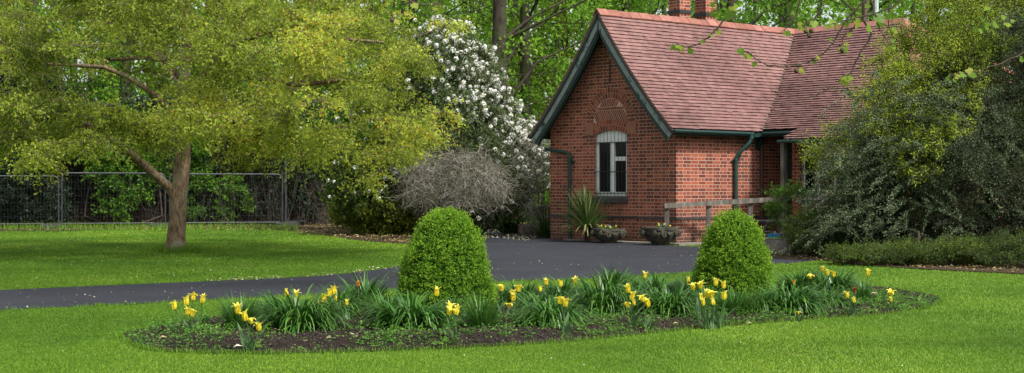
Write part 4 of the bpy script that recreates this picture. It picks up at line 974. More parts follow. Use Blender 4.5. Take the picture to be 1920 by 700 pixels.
# tangle of thin bare stems at the wall foot
tg = NM(); n = 380; u = rng.uniform(120, 640, n); yy = rng.uniform(45.2, 46.8, n); b = np.array([G(a, 350 + 3348 / y) for a, y in zip(u, yy)]); h = rng.uniform(.5, 1.8, n)
m1 = b + rng.normal(0, .18, (n, 3)) + np.stack([h * 0, h * 0, h * .5], 1); t1 = m1 + rng.normal(0, .25, (n, 3)) + np.stack([h * 0, h * 0, h * .5], 1)
tg.segs(np.concatenate([b, m1]), np.concatenate([m1, t1]), .006, .004, 3, v=np.tile(rng.random(n) * .1, 2))
tag(tg.build('bare_undergrowth', M['twig_grey']), 'tangle of bare stems along the foot of the wall', 'undergrowth', kind='stuff')

# white-flowered viburnum: big one and the lower one
def blossoms(t, o, tw, n, rr, keepf, size=.055):
    tips = tw[:, 3]; k = np.array([keepf(960 + FPX * p[0] / p[1], 350 - (p[2] - 1.2) * FPX / p[1], p) for p in tips]); tips = tips[rng.random(len(tips)) < k]
    rng.shuffle(tips); tips = tips[:n]
    fl = NM(); m = 22; c = np.repeat(tips, m, 0); s_ = np.repeat(rng.uniform(.7, 1.2, len(tips)) * size, m)[:, None]
    d = rdir(len(c), .35); p = c + d * s_ * .75
    fl.leaves(p + rng.normal(0, .004, p.shape), nrm(np.cross(d, rdir(len(c)))), d, s_[:, 0] * .75, s_[:, 0] * .7, np.clip(.75 + rng.normal(0, .2, len(c)) + np.repeat(rng.normal(0, .1, len(tips)), m), 0, 1), fold=.1)
    b = fl.build('blossom', M['flower_white'], t, origin=o); tag(b, kind='stuff')
VP = [(735, 130), (775, 70), (835, 48), (880, 62), (915, 110), (945, 190), (985, 235), (1015, 290), (1022, 345), (990, 360), (960, 400), (880, 425), (800, 400), (745, 330), (738, 230)]
t, tw, o = shrub('blossom_shrub', 'tall shrub covered with round white flower heads left of the cottage', VP, 36.6, 1.5, [(830, 800, 150, .06), (860, 850, 110, .06), (900, 910, 200, .05), (930, 960, 300, .04)], 520, 'leaf_vib', R_=.42, leaf=.085, nt=11, nl=12, v0=.42, vn=.4, aspect=.38, bias=.65)
def kf(u, v, p):
    if v > 360: return .02
    ed = (u - (800 + (v - 60) * .78)) / 55          # dense along the upper right flank
    base = .07 + .62 * math.exp(-((ed - .7) / 1.0) ** 2)
    if p[1] > 36.9: base *= .3
    return min(1, base)
blossoms(t, o, tw, 1700, 0, kf, .062)
LV = [(628, 330), (650, 300), (700, 290), (745, 310), (765, 380), (770, 430), (730, 446), (680, 440), (640, 405), (628, 370)]
t, tw, o = shrub('yellow_green_shrub', 'low yellow-green bush with a few white flower heads beside the barrier end', LV, 36.8, 1.1, [(700, 690, 350, .04), (720, 730, 340, .04)], 210, 'leaf_lime', R_=.36, leaf=.085, nt=10, nl=12, v0=.40, vn=.45, aspect=.45, bias=.6, vextra=lambda p: .25 * (p[:, 2] < .9) - .1)
blossoms(t, o, tw, 75, 0, lambda u, v, p: (.8 * (u < 735) + .1 if v < 385 and p[1] < 36.7 else .02), .062)
t, tw, o = shrub('green_shrub', 'dark green shrub with white blooms behind the yellow-green bush', [(560, 230), (640, 210), (760, 220), (790, 300), (740, 330), (620, 330), (570, 290)], 40.5, 1.0, [(640, 640, 280, .04), (720, 720, 280, .04)], 190, 'leaf_climb', R_=.42, leaf=.10, nt=10, nl=10, v0=.22, vn=.4)
blossoms(t, o, tw, 90, 0, lambda u, v, p: .5 if p[1] < 40.5 else 0, .062)
shrub('lime_shrub', 'bright lime shrub peeping out between golden tree and bare bush', [(742, 230), (800, 240), (850, 262), (862, 280), (820, 300), (770, 300), (745, 270)], 35.8, .5, [(800, 800, 280, .02)], 50, 'leaf_lime', R_=.3, leaf=.085, nt=9, nl=9, v0=.7)

# bare twiggy bush
def twig_bush(name, label, poly, Yc, th, n, root, L=.5, rad=.0065, hook=.5):
    cs = pads_poly(poly, Yc, th, n); rt = np.array(root); t = thing(name, label, 'bush', (rt[0], rt[1], 0))
    pos, par, r = skeleton([[(*rt, .05), (rt[0], rt[1], .25, .05)]], cs[:int(n * .22)], seg=.35, tipr=.006, upcost=0)
    mb = NM(); i = np.where(par >= 0)[0]; mb.segs(pos[par[i]], pos[i], np.minimum(r[par[i]], .03), np.minimum(r[i], .03), 4, v=.4)
    d = nrm(rdir(len(cs), -.1, .7) + nrm(cs - np.array([rt[0], rt[1] + .3, 1.1])) * .9); p = cs - d * L * .5; v = np.clip(rng.normal(.5, .25, len(cs)), 0, 1); rr = rad * rng.uniform(.6, 1.5, len(cs))
    for k in range(4):
        q = p + d * L / 4 * rng.uniform(.7, 1.3, (len(cs), 1)); mb.segs(p, q, rr * (1 - k * .18), rr * (1 - (k + 1) * .18), 3, v=v)
        sdn = nrm(d + rng.normal(0, .8, d.shape)); mb.segs(q, q + sdn * L * .28, rr * .6, rr * .35, 3, v=v)
        p = q; d = nrm(d + rng.normal(0, hook, d.shape) + np.array([0, 0, -.12]))
    mb.build('twigs', M['twig_grey'], t, origin=(rt[0], rt[1], 0)); return t
twig_bush('bare_bush', 'domed bush of bare silver-grey twigs behind the left topiary cone', [(748, 330), (765, 296), (810, 282), (870, 280), (920, 292), (948, 320), (955, 360), (925, 388), (860, 395), (790, 388), (752, 370)], 33.2, .9, 1000, (-1.25, 33.8, 0), .6, .0055, .28)
twig_bush('bare_bush', 'loose bare twigs against the left corner of the cottage', [(960, 255), (1010, 245), (1045, 255), (1060, 285), (1040, 330), (1035, 400), (990, 420), (960, 380)], 35.2, .5, 200, (.55, 35.3, 0), .6, .006, .35)

# ------------------------------------------------------------------ right-hand shrubs
GT = [(1595, 225), (1640, 130), (1690, 70), (1710, 25), (1780, -40), (2080, -60), (2080, 330), (1900, 330), (1750, 300), (1640, 330), (1570, 330), (1530, 290), (1545, 220)]
shrub('spring_shrub', 'tall arching shrub with yellow-green spring leaves at the right edge', GT, 26.2, 2.0, [(1750, 1650, 150, .06), (1800, 1750, 60, .06), (1850, 1880, 60, .07), (1900, 1960, 100, .06)], 430, 'leaf_cot2', R_=.46, leaf=.036, nt=15, nl=22, v0=.62, vn=.45, aspect=.55, bark='bark_dark', flat=.6, droop=.15, twr=.0045, vextra=lambda p: -.3 * ((960 + FPX * p[:, 0] / p[:, 1]) > 1800))
CT = [(1625, 300), (1630, 240), (1660, 225), (1700, 180), (1780, 130), (1840, 60), (1920, 20), (2080, 0), (2080, 485), (1930, 478), (1800, 448), (1700, 428), (1620, 420), (1560, 425), (1570, 385), (1620, 360)]
def sprays(lf, tw): pass
t, tw, o = shrub('cotoneaster', 'wide grey-green small-leaved bush hiding the right half of the cottage', CT, 25.2, 1.8, [(1640, 1580, 300, .05), (1700, 1650, 260, .06), (1780, 1760, 250, .06), (1850, 1880, 250, .06), (1950, 2000, 260, .06)], 760, 'leaf_cot', R_=.44, leaf=.029, nt=13, nl=24, v0=.44, vn=.75, aspect=.55, bark='bark_dark', flat=.7, droop=.35, twr=.0045, bias=.6)
tip = tw[:, 3]; uu = 960 + FPX * tip[:, 0] / tip[:, 1]; vv_ = 350 - (tip[:, 2] - 1.2) * FPX / tip[:, 1]
kp = (fbm(tip, 1.4, 8) > .50 + .0016 * np.maximum(0, vv_ - 250) + .0012 * np.maximum(0, uu - 1780)) & (vv_ < 370)
lf = NM(); leaf_on(tw[kp], 26, .034, .035, np.full(int(kp.sum()), .68), mb=lf, tmin=.5); lf.build('young_leaves', M['leaf_cot2'], t, origin=o)
# long arching shoots reaching out over the lawn side and over the window
ar_ = NM(); t = thing('cotoneaster', 'arching outer shoots of the small-leaved bush over the barred wing window', 'shrub', (*G(1640, 485)[:2], 0)); lf = NM(); o = np.array([*G(1640, 485)[:2], 0])
for k in range(230):
    if k < 42: e = (1465 + 130 * rng.random() ** .6, rng.uniform(235, 425)); s0 = (e[0] + rng.uniform(80, 150), e[1] + rng.uniform(-10, 70))
    else: e = (rng.uniform(1500, 1900), rng.uniform(300, 480)); s0 = (e[0] + rng.uniform(20, 120), e[1] - rng.uniform(50, 110))
    a = P(*s0, 24.6 + rng.uniform(0, .8)); b = P(*e, 24.1 + rng.uniform(-.4, .6)); b[2] = max(b[2], .1); mid = (a + b) / 2 + np.array([0, 0, .16]); tt = np.linspace(0, 1, 7)[:, None]
    pts = a * (1 - tt) ** 2 + 2 * mid * tt * (1 - tt) + b * tt ** 2; ar_.segs(pts[:-1], pts[1:], .006, .004, 3)
    n = 120; q = rng.uniform(.15, 1, n) * 6; i = np.minimum(q.astype(int), 5); f = (q - i)[:, None]; pp = pts[i] * (1 - f) + pts[i + 1] * f
    lf.leaves(pp + rng.normal(0, .022, pp.shape), nrm(pts[i + 1] - pts[i]) * .6 + rdir(n), rdir(n, .7), .034, .02, np.clip(rng.normal(.66, .2, n), 0, 1))
for k in range(420):
    u = rng.uniform(1560, 2000); v = rng.uniform(150, 440)
    if u < 1665 and v < 395 and k % 4: u += 120
    a = P(u, v, 24.2 + rng.uniform(-.5, 1.0)); L = rng.uniform(.4, 1.0); az0 = rng.uniform(math.pi * .85, math.pi * 1.9); d0 = np.array([math.cos(az0), math.sin(az0) * .8, rng.uniform(-.1, .7)]); d0 = d0 / np.linalg.norm(d0)
    tt = np.linspace(0, 1, 6)[:, None]; pts = a + d0 * L * tt + np.array([0, 0, -.55]) * L * tt ** 2; pts[:, 2] = np.maximum(pts[:, 2], .08); ar_.segs(pts[:-1], pts[1:], .005, .003, 3)
    n = 95; q = rng.uniform(.2, 1, n) * 5; i = np.minimum(q.astype(int), 4); f = (q - i)[:, None]; pp = pts[i] * (1 - f) + pts[i + 1] * f; lf.leaves(pp + rng.normal(0, .02, pp.shape), nrm(pts[i + 1] - pts[i]) * .6 + rdir(n), rdir(n, .7), .032, .019, np.clip(rng.normal(rng.uniform(.4, .98), .15, n), 0, 1))
ar_.build('stems', M['bark_dark'], t, origin=o); lf.build('crown', M['leaf_cot'], t, origin=o)
# junipers
JG = 'low junipers at the edge of the right lawn'
def juniper(label, poly, Yc, th, n, v0, R_=.26):
    return shrub('juniper', label, poly, Yc, th, [(np.mean([p[0] for p in poly]), np.mean([p[0] for p in poly]), max(p[1] for p in poly) - 30, .03)], n, 'leaf_jun', R_=R_, leaf=.036, nt=13, nl=26, v0=v0, vn=.45, aspect=.28, flat=.2, droop=-.05, jit=.018, bark='bark_dark', group=JG, vscale=2.2)
juniper('lighter green juniper tuft beside the concrete tub', [(1482, 428), (1510, 405), (1560, 398), (1610, 410), (1620, 440), (1580, 465), (1500, 470)], 26.2, .9, 120, .62)
juniper('small dark juniper between the tub and the long juniper mat', [(1500, 455), (1600, 435), (1700, 430), (1720, 470), (1620, 485), (1520, 480)], 25.4, .8, 60, .2)
juniper('long low juniper mat spreading along the lawn edge', [(1560, 478), (1600, 474), (1680, 471), (1740, 468), (1830, 462), (1880, 480), (1870, 500), (1740, 500), (1600, 492)], 22.9, .8, 230, .55)
juniper('dark juniper at the right edge of the lawn', [(1820, 470), (1880, 450), (1990, 450), (2080, 470), (2080, 520), (1920, 512), (1840, 505)], 22.4, .9, 130, .3)
shrub('green_shrub', 'small bright green shrub rising beside the porch post', [(1428, 372), (1445, 360), (1500, 340), (1512, 400), (1500, 440), (1462, 440), (1450, 405)], 28.0, .5, [(1490, 1470, 380, .02)], 26, 'leaf_climb', R_=.2, leaf=.055, nt=8, nl=9, v0=.42)

# ------------------------------------------------------------------ foot-of-wall plants
def strap_plant(name, label, p, n, L, Wd, mt='leaf_cord', lean=(.05, 1.2), droop=(.2, .9), z=0, vr=(.2, .7), old=.0, stem=None, cat='plant'):
    t = thing(name, label, cat, (p[0], p[1], 0)); mb = NM(); ln = rng.uniform(*lean, n); az_ = rng.uniform(0, 6.283, n)
    r0 = .05; base = np.stack([r0 * np.cos(az_), r0 * np.sin(az_), np.full(n, z) - ln * .12], 1); v = rng.uniform(*vr, n); k = rng.random(n) < old; v[k] = rng.uniform(.85, 1, k.sum())
    LL = rng.uniform(L * .65, L * 1.1, n)
    mb.blades(base, az_, LL, Wd, ln, rng.uniform(*droop, n), v, 6); mb.build('leaves', M[mt], t)
    if stem: NM().tube([(0, 0, -.02), (.02, 0, z * .5), (0, .01, z)], stem, 8, noise=.3, nscale=20).build('stem', M['bark_dark'], t, smooth=True)
    return t
c = P(1100, 448, 32.1); t = strap_plant('cabbage_palm', 'spiky green cabbage palm under the gable window', c, 330, .88, .026, z=.42, lean=(.0, 1.55), droop=(.05, .5), vr=(.1, .62), old=.08, stem=.06)
mb = NM(); n = 26; az_ = rng.uniform(0, 6.28, n); mb.blades(np.stack([.05 * np.cos(az_), .05 * np.sin(az_), np.full(n, .36)], 1), az_, rng.uniform(.6, .85, n), .03, rng.uniform(1.3, 1.7, n), rng.uniform(.5, 1.1, n), rng.uniform(.85, 1, n), 6); mb.build('dry_leaves', M['leaf_cord'], t)
c = P(1023, 440, 35.0); strap_plant('flax_clump', 'dark green flax clump with yellowed hanging blades left of the drainpipe', c, 170, .85, .03, lean=(.02, .7), droop=(.3, 1.5), vr=(.05, .6), old=.12)
c = P(1050, 445, 34.3); strap_plant('flax_clump', 'small sparse flax tuft between the flax clump and the palm', c, 60, .6, .022, lean=(.1, 1.0), droop=(.3, 1.2), vr=(.1, .6), old=.12)
shrub('green_shrub', 'small rounded leafy shrub left of the wooden trough', [(940, 425), (955, 412), (985, 411), (1000, 420), (992, 435), (950, 436)], 37.4, .35, [(965, 965, 425, .01)], 34, 'leaf_climb', R_=.16, leaf=.075, nt=9, nl=9, v0=.35)
def pansies(t, spots, name='pansy'):
    lf = NM()
    for (x, y, z, v) in spots:
        n = 9; lf.leaves(np.array([(x, y, z - .04)] * n) + rng.normal(0, .015, (n, 3)), rdir(n, .6), rdir(n, 1), .05, .025, rng.uniform(.3, .9, n))
        az_ = np.arange(5) * 1.256 + rng.random(); d = np.stack([np.cos(az_), np.full(5, -.35), np.sin(az_)], 1)
        NM().leaves(np.array([(x, y, z)] * 5), d, np.array([(0, -1, .5)] * 5), .024, .024, v).build('flower', M['pansy'], t)
    return lf
c = P(986, 437, 36.6); t = thing('planter_trough', 'small dark wooden trough of pansies left of the flax clump', 'planter', (c[0], c[1], 0), .15)
NM().box((-.21, -.14, 0), (.21, .14, .26)).build('box', M['greywood'] if False else m_plain('dark_plank', (.055, .045, .035), .9, var=.4), t)
NM().box((-.18, -.11, .26), (.18, .11, .268)).build('soil', M['soil'], t)
lf = pansies(t, [(-.13, -.05, .31, .5), (-.05, -.08, .30, .5), (.02, -.02, .32, .9), (.10, -.06, .31, .55), (.07, 0, .36, .2)]); lf.build('leaves', M['leaf_weed'], t)
kb = thing('timber_edging', 'low dark timber edging beneath the flax clump', 'edging', P(1035, 442, 35.4) * np.array([1, 1, 0]), -.55); NM().box((-.55, -.05, 0), (.55, .05, .16)).build('board', m_plain('dark_board', (.06, .05, .04), .9, var=.4), kb)

# ornate stone planters
def stone_planter(label, u, v, wd, ht, rot):
    b = G(u, v); t = thing('stone_planter', label, 'planter', (b[0], b[1] + .2, 0), rot, 'stone planters at the foot of the cottage')
    r = wd / 2
    bw = NM(); bw.lathe([(r * .46, 0), (r * .50, .03), (r * .54, .06), (r * .74, ht * .30), (r * .90, ht * .55), (r * .95, ht * .72), (r * .90, ht * .82)], 32, sq=.55, rot=.1); 
    # scalloped belly ribs
    for k in range(12):
        a = k * math.pi / 6; e = np.array([math.cos(a), math.sin(a), 0]); bw.tube([e * r * .50 + (0, 0, .05), e * r * .80 + (0, 0, ht * .32), e * r * 1.0 + (0, 0, ht * .62)], [.012, .03, .018], 6)
    B = bw.build('bowl', M['stone'], t, smooth=True)
    rm_ = NM(); rm_.lathe([(r * .90, ht * .80), (r * 1.0, ht * .83), (r * 1.0, ht * .97), (r * .97, ht), (r * .84, ht), (r * .84, ht * .93)], 32, sq=.7, rot=.1); rm_.build('rim', M['stone'], t)
    for k in range(4):
        a = k * math.pi / 2 + .1; e = np.array([math.cos(a), math.sin(a), 0]); s2 = np.array([-math.sin(a), math.cos(a), 0])
        for sg in (1, -1):
            pts = []
            for q in np.linspace(0, 1, 22):
                th = q * 3.6 * math.pi; rr = .075 * (1 - q * .82)
                c0 = e * (r * 1.0) + s2 * sg * (r * .58); pts.append(c0 + s2 * sg * rr * math.cos(th) + np.array([0, 0, ht * .62 + rr * math.sin(th)]) + e * .02 * q)
            pts = [e * r * .9 + s2 * sg * .02 + np.array([0, 0, ht * .62]), e * r * .95 + s2 * sg * (r * .3) + np.array([0, 0, ht * .76])] + pts
            NM().tube(pts, .017, 6).build('scroll', M['stone'], t, smooth=True)
    NM().lathe([(.01, ht * .92), (r * .83, ht * .93)], 24, sq=.7, rot=.1).build('soil', M['soil'], t)
    sp = [(rng.uniform(-r * .6, r * .6), rng.uniform(-r * .6, r * .2), ht + rng.uniform(.02, .07), rng.choice([.2, .3, .5, .6])) for _ in range(6)]
    lf = pansies(t, sp); lf.build('leaves', M['leaf_weed'], t); return t
stone_planter('squat carved stone planter beside the cabbage palm', 1142, 457, .60, .31, .35)
stone_planter('taller carved stone planter in front of the first rail post', 1240, 461, .64, .375, .5)

# handrail, table, tub
hr = thing('handrail', 'weathered grey timber handrail beside the cottage side wall', 'handrail', (3.19, 30.68, 0))
A, B = np.array([-.03, 0, 0]), np.array([5.757 - 3.19, 31.63 - 30.68, 0]); 
for k, uu in enumerate((1250, 1328, 1407, 1466)):
    kx = (uu - 960) / FPX; s_ = (kx * 30.68 - 3.19) / (B[0] - kx * B[1]); p = B * s_; zt = .86 + .135 * s_ - .03
    NM().box((p[0] - .045, p[1] - .045, -.02), (p[0] + .045, p[1] + .045, zt)).build('post', M['greywood'], hr)
ra = NM(); n0 = (B / np.linalg.norm(B)); sd_ = np.array([n0[1], -n0[0], 0]) * .072
a = -n0 * .09 + sd_; b = B + n0 * .1 + sd_; ra.bar(a + (0, 0, .80), b + (0, 0, .945), .05, .10); ra.build('rail', M['greywood'], hr)
tb = thing('picnic_table', 'grey slatted outdoor table half hidden between cone and porch', 'table', (*P(1448, 440, 29.4)[:2], 0), .5)
tt = NM()
for q in range(5): tt.box((-.42, -.32 + q * .13, .50), (.42, -.21 + q * .13, .535))
tt.build('tabletop', M['galv'], tb)
for sx in (-.3, .3):
    for sy in (1, -1): NM().bar((sx, -.26 * sy, .0), (sx, .26 * sy, .50), .035, .05, up=(1, 0, 0)).build('leg', M['concrete'], tb)
for sy in (-.5, .5):
    NM().box((-.42, sy - .09, .27), (.42, sy + .09, .30)).build('seat', M['greywood'], tb)
NM().bar((0, -.58, .24), (0, .58, .24), .04, .05).build('stretcher', M['greywood'], tb)
bc = NM(); gx_, gy_ = np.meshgrid(np.linspace(-.22, .22, 14), np.linspace(-.16, .16, 10), indexing='ij'); gz = .10 + .20 * fbm(np.stack([gx_, gy_], -1), 6, 2) * (1 - (gx_ / .3) ** 2)
ii, jj = np.meshgrid(np.arange(13), np.arange(9), indexing='ij'); bc.add(np.stack([gx_, gy_, gz], -1).reshape(-1, 3), np.stack([ii * 10 + jj, (ii + 1) * 10 + jj, (ii + 1) * 10 + jj + 1, ii * 10 + jj + 1], -1).reshape(-1, 4))
for e in ([(i, 0) for i in range(14)], [(i, 9) for i in range(14)]):
    for (i0, j0), (i1, j1) in zip(e[:-1], e[1:]): bc.poly([(gx_[i0, j0], gy_[i0, j0], gz[i0, j0]), (gx_[i1, j1], gy_[i1, j1], gz[i1, j1]), (gx_[i1, j1], gy_[i1, j1], 0), (gx_[i0, j0], gy_[i0, j0], 0)])
bc.V = [q_ * [.5, .5, .55] for q_ in bc.V]; o = bc.build('plastic_sheet', M['bluecloth']); q = P(1450, 438, 28.3); o.location = (q[0], q[1], .2); tag(o, 'crumpled bright blue plastic sheet under the grey table', 'sheet')
tu = thing('planter_tub', 'round grey concrete tub at the end of the drive beside the right cone', 'planter', (*P(1462, 478, 26.3)[:2], 0))
NM().lathe([(.24, 0), (.27, .02), (.30, .27), (.31, .29), (.27, .29), (.26, .26)], 28).build('bowl', M['concrete'], tu, smooth=False)
NM().lathe([(.01, .262), (.262, .262)], 20).build('soil', M['earth'], tu)
lf = NM(); n = 160; a = rng.uniform(0, 6.28, n); r = .24 * np.sqrt(rng.random(n)); lf.leaves(np.stack([r * np.cos(a), r * np.sin(a), np.full(n, .27)], 1), rdir(n, .8), rdir(n, .8), .05, .02, rng.random(n)); lf.build('leaves', M['leaf_weed'], tu)

# ------------------------------------------------------------------ topiary cones
def topiary(label, u, v, topv, wpx, seed):
    b = G(u, v); sc = FPX / b[1]; Hh = (v - topv) / sc; Rm = wpx / sc / 2; o = np.array([b[0], b[1], 0])
    t = thing('topiary_cone', label, 'topiary', o, 0, 'clipped box cones in the flower bed')
    prof_ = lambda z: np.interp(z / Hh, [0, .08, .18, .32, .56, .70, .81, .89, .94, .98, 1.0], [.95, 1.0, .98, .93, .80, .70, .60, .48, .37, .23, .08]) * Rm
    NM().tube([(0, 0, -.05), (.01, 0, .3), (0, .01, Hh * .6)], [.05, .04, .02], 8).build('trunk', M['bark_dark'], t, smooth=True)
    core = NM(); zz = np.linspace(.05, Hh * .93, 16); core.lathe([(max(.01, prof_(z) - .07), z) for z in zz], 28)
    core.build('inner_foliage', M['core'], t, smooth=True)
    n = 7600; z = Hh * (rng.random(n) ** 1.12); a = rng.uniform(0, 2 * np.pi, n); kp = rng.random(n) < (prof_(z) / Rm + .15); z, a = z[kp], a[kp]; n = len(z)
    e = .02; sl = (prof_(z + e) - prof_(z - e)) / (2 * e); nrm_ = nrm(np.stack([np.cos(a), np.sin(a), -sl], 1))
    lump = fbm(np.stack([np.cos(a) * 3, np.sin(a) * 3, z * 7], 1), 1.6, seed); r = prof_(z) * (1 + .10 * (vnoise(np.stack([np.cos(a), np.sin(a), z * 2], 1), 1.3, seed + 20) - .5)) + (lump - .5) * .10 - .028 + np.where(rng.random(n) < .02, .05, 0)
    p0 = np.stack([r * np.cos(a), r * np.sin(a), z], 1)
    d = nrm(nrm_ + rdir(n, .4) * .75); L = rng.uniform(.025, .06, n)[:, None] * (.8 + .5 * lump[:, None]); p0 = p0 - d * .03
    nl = 13; t_ = rng.random((n, nl)); pp = (p0[:, None] + d[:, None] * (L * 1.0)[:, None] * t_[..., None] * 1.6).reshape(-1, 3) + rng.normal(0, .005, (n * nl, 3))
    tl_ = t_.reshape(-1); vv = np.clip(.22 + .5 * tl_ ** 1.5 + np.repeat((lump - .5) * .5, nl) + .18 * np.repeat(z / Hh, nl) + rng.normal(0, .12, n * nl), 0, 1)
    s_ = rng.uniform(.011, .019, n * nl)
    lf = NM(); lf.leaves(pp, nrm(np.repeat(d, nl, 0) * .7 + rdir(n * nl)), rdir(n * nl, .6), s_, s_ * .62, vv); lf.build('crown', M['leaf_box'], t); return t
topiary('larger clipped green cone on the left of the flower bed', 836, 590, 396, 184, 1)
topiary('smaller clipped green cone in front of the handrail', 1375, 575, 400, 150, 2)

# ------------------------------------------------------------------ strap-leaved clumps in the bed
def make_clump(kind):
    t = thing('strap_leaf_clump', 'x', 'plant', (0, 0, 0)); mb = NM()
    if kind == 'wide':      # arching day-lily fountain, 1 m across, unit radius scaled later
        n = 600; az_ = rng.uniform(0, 6.283, n); rr = .22 * np.sqrt(rng.random(n)); L = rng.uniform(.24, .54, n)
        lean = rng.uniform(.1, .75, n) * (.45 + rr / .22 * .8); drp = rng.uniform(1.5, 2.9, n); W_ = rng.uniform(.015, .025, n)
    elif kind == 'fine':
        n = 420; az_ = rng.uniform(0, 6.283, n); rr = .14 * np.sqrt(rng.random(n)); L = rng.uniform(.28, .56, n)
        lean = rng.uniform(.05, .7, n) * (.5 + rr / .14 * .7); drp = rng.uniform(.3, 1.3, n); W_ = rng.uniform(.008, .013, n)
    else:
        n = 240; az_ = rng.uniform(0, 6.283, n); rr = .14 * np.sqrt(rng.random(n)); L = rng.uniform(.30, .62, n)
        lean = rng.uniform(.0, .65, n); drp = rng.uniform(.8, 2.3, n); W_ = rng.uniform(.018, .03, n)
    a2 = az_ + rng.normal(0, .4, n); base = np.stack([rr * np.cos(a2), rr * np.sin(a2), np.full(n, -.02)], 1)
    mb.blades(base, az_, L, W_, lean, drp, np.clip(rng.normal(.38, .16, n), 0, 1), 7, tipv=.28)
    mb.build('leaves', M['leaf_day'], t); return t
protos = {}
CG = 'strap-leaved clumps in the flower bed'
clumps = [(452, 622, 92, 62, 'fine', 'fine-leaved dark clump second from the left end of the bed'),
 (566, 626, 150, 84, 'wide', 'large arching clump with yellow tulips behind it, left part of the bed'),
 (632, 600, 90, 62, 'wide', 'arching clump between the large left clump and the upright one with the orange tulip'),
 (684, 590, 105, 72, 'up', 'upright clump with the orange tulip, left of the larger cone'),
 (770, 622, 160, 72, 'wide', 'broad arching clump directly in front of the larger cone'),
 (902, 622, 86, 62, 'fine', 'fine grassy clump at the right foot of the larger cone'),
 (848, 606, 60, 44, 'up', 'small upright clump between broad clump and grassy clump before the larger cone'),
 (972, 580, 90, 56, 'wide', 'clump behind the four-tulip group just right of the larger cone'),
 (1034, 618, 118, 66, 'wide', 'dense dark clump behind the single front tulip stalk in mid bed'),
 (1050, 572, 90, 50, 'up', 'back clump with a narrow pointed leaf, right of the larger cone'),
 (1136, 596, 120, 82, 'wide', 'tall bright clump in the very middle of the bed'),
 (1152, 556, 80, 52, 'up', 'dark upright clump breaking the bed edge against the tarmac'),
 (1255, 598, 130, 66, 'wide', 'broad clump between the middle tulips and the smaller cone'),
 (1228, 562, 110, 48, 'wide', 'back clump under the lone tulip beside the drive'),
 (1292, 570, 80, 44, 'up', 'small clump at the left foot of the smaller cone'),
 (1374, 596, 90, 48, 'fine', 'fine clump in front of the smaller cone beside the tulip bunch'),
 (1478, 590, 120, 62, 'wide', 'broad clump at the right foot of the smaller cone'),
 (1496, 556, 90, 50, 'up', 'clump around the orange tulip right of the smaller cone'),
 (1560, 556, 110, 52, 'wide', 'back clump below the double tulip near the right end'),
 (1618, 574, 40, 46, 'up', 'narrow upright tuft at the right of the red tulip'),
 (1545, 582, 90, 42, 'wide', 'low clump left of the red tulip'),
 (1095, 590, 80, 50, 'wide', 'clump squeezed between mid-bed dark clump and the tallest middle clump'),
 (1190, 586, 80, 50, 'up', 'upright clump behind the middle tulip group'),
 (1330, 586, 70, 44, 'up', 'small upright clump behind the dense tulip bunch'),
 (1420, 592, 80, 46, 'wide', 'low arching clump at the centre foot of the smaller cone'),
 (725, 606, 90, 56, 'up', 'upright clump behind the broad clump before the larger cone'),
 (520, 606, 90, 54, 'wide', 'arching clump behind the left side of the large left clump'),
 (1005, 596, 80, 52, 'wide', 'arching clump right of the four-tulip group beside the larger cone')]
for k, (u, v, wpx, hpx, kd, lb) in enumerate(clumps):
    pk = kd + str(k % 3)
    if pk not in protos: protos[pk] = make_clump(kd); o = protos[pk]
    else: o = copy_tree(protos[pk])
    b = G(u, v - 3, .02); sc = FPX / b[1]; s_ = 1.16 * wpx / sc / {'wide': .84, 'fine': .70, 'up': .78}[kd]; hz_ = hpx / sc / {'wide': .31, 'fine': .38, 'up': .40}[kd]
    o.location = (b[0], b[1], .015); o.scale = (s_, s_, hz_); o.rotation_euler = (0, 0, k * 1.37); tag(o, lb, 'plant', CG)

# ------------------------------------------------------------------ tulips, every one a plant of its own
def petal_patch(mb, az_, op, L, W_, v0, curl):
    # a pointed, cupped petal: grid of 5 x 3 ; op = how far it leans out
    rows = []; hd = np.array([math.cos(az_), math.sin(az_), 0]); sd_ = np.array([-math.sin(az_), math.cos(az_), 0]); ts = np.linspace(0, 1, 6); r, z = .004, 0.0; vv = []
    for k, t_ in enumerate(ts):
        ang = 1.15 - 1.45 * min(1, t_ * 2.2) + op * t_ + curl * max(0, t_ - .5) * 2.6
        if k: r += math.sin(ang) * L / 5; z += math.cos(ang) * L / 5
        wv = W_ * (math.sin(math.pi * min(1, .14 + t_ * .66) ) ** .8) * (1 - t_ ** 2.0) + .0012
        for q in (-1, 0, 1): rows.append(hd * (r - (.35 * wv if q else 0) * (1 - .4 * t_)) + sd_ * q * wv / 2 + np.array([0, 0, z])); vv.append(np.clip(v0 + .45 * t_ ** 2 - .12 + (0.06 if q else -.05), 0, 1))
    F = [[k * 3 + q, k * 3 + q + 1, k * 3 + q + 4, k * 3 + q + 3] for k in range(5) for q in range(2)]
    mb.add(rows, F, np.array(vv))
def tulip_mesh(seed, op, size, double=False):
    st_ = np.random.default_rng(seed); mb = NM(); offs = [(0, 0, 0)] if not double else [(-.02, 0, 0), (.028, .01, -.01)]
    out = NM()
    for (ox_, oy_, oz_) in offs:
        mb = NM()
        for k in range(6):
            petal_patch(mb, k * math.pi / 3 + st_.normal(0, .1), op + (0 if k % 2 else .08) + st_.normal(0, .08), size * st_.uniform(.92, 1.08), size * .56, .40 + st_.normal(0, .06), .75 + op + st_.normal(0, .25))
        V = np.concatenate(mb.V) + np.array([ox_, oy_, oz_]); A = np.concatenate(mb.A); k0 = out.n; out.V.append(V); out.A.append(A)
        out.F += [f + k0 for f in mb.F]; out.n += len(V)
    return out
TP_ = {}
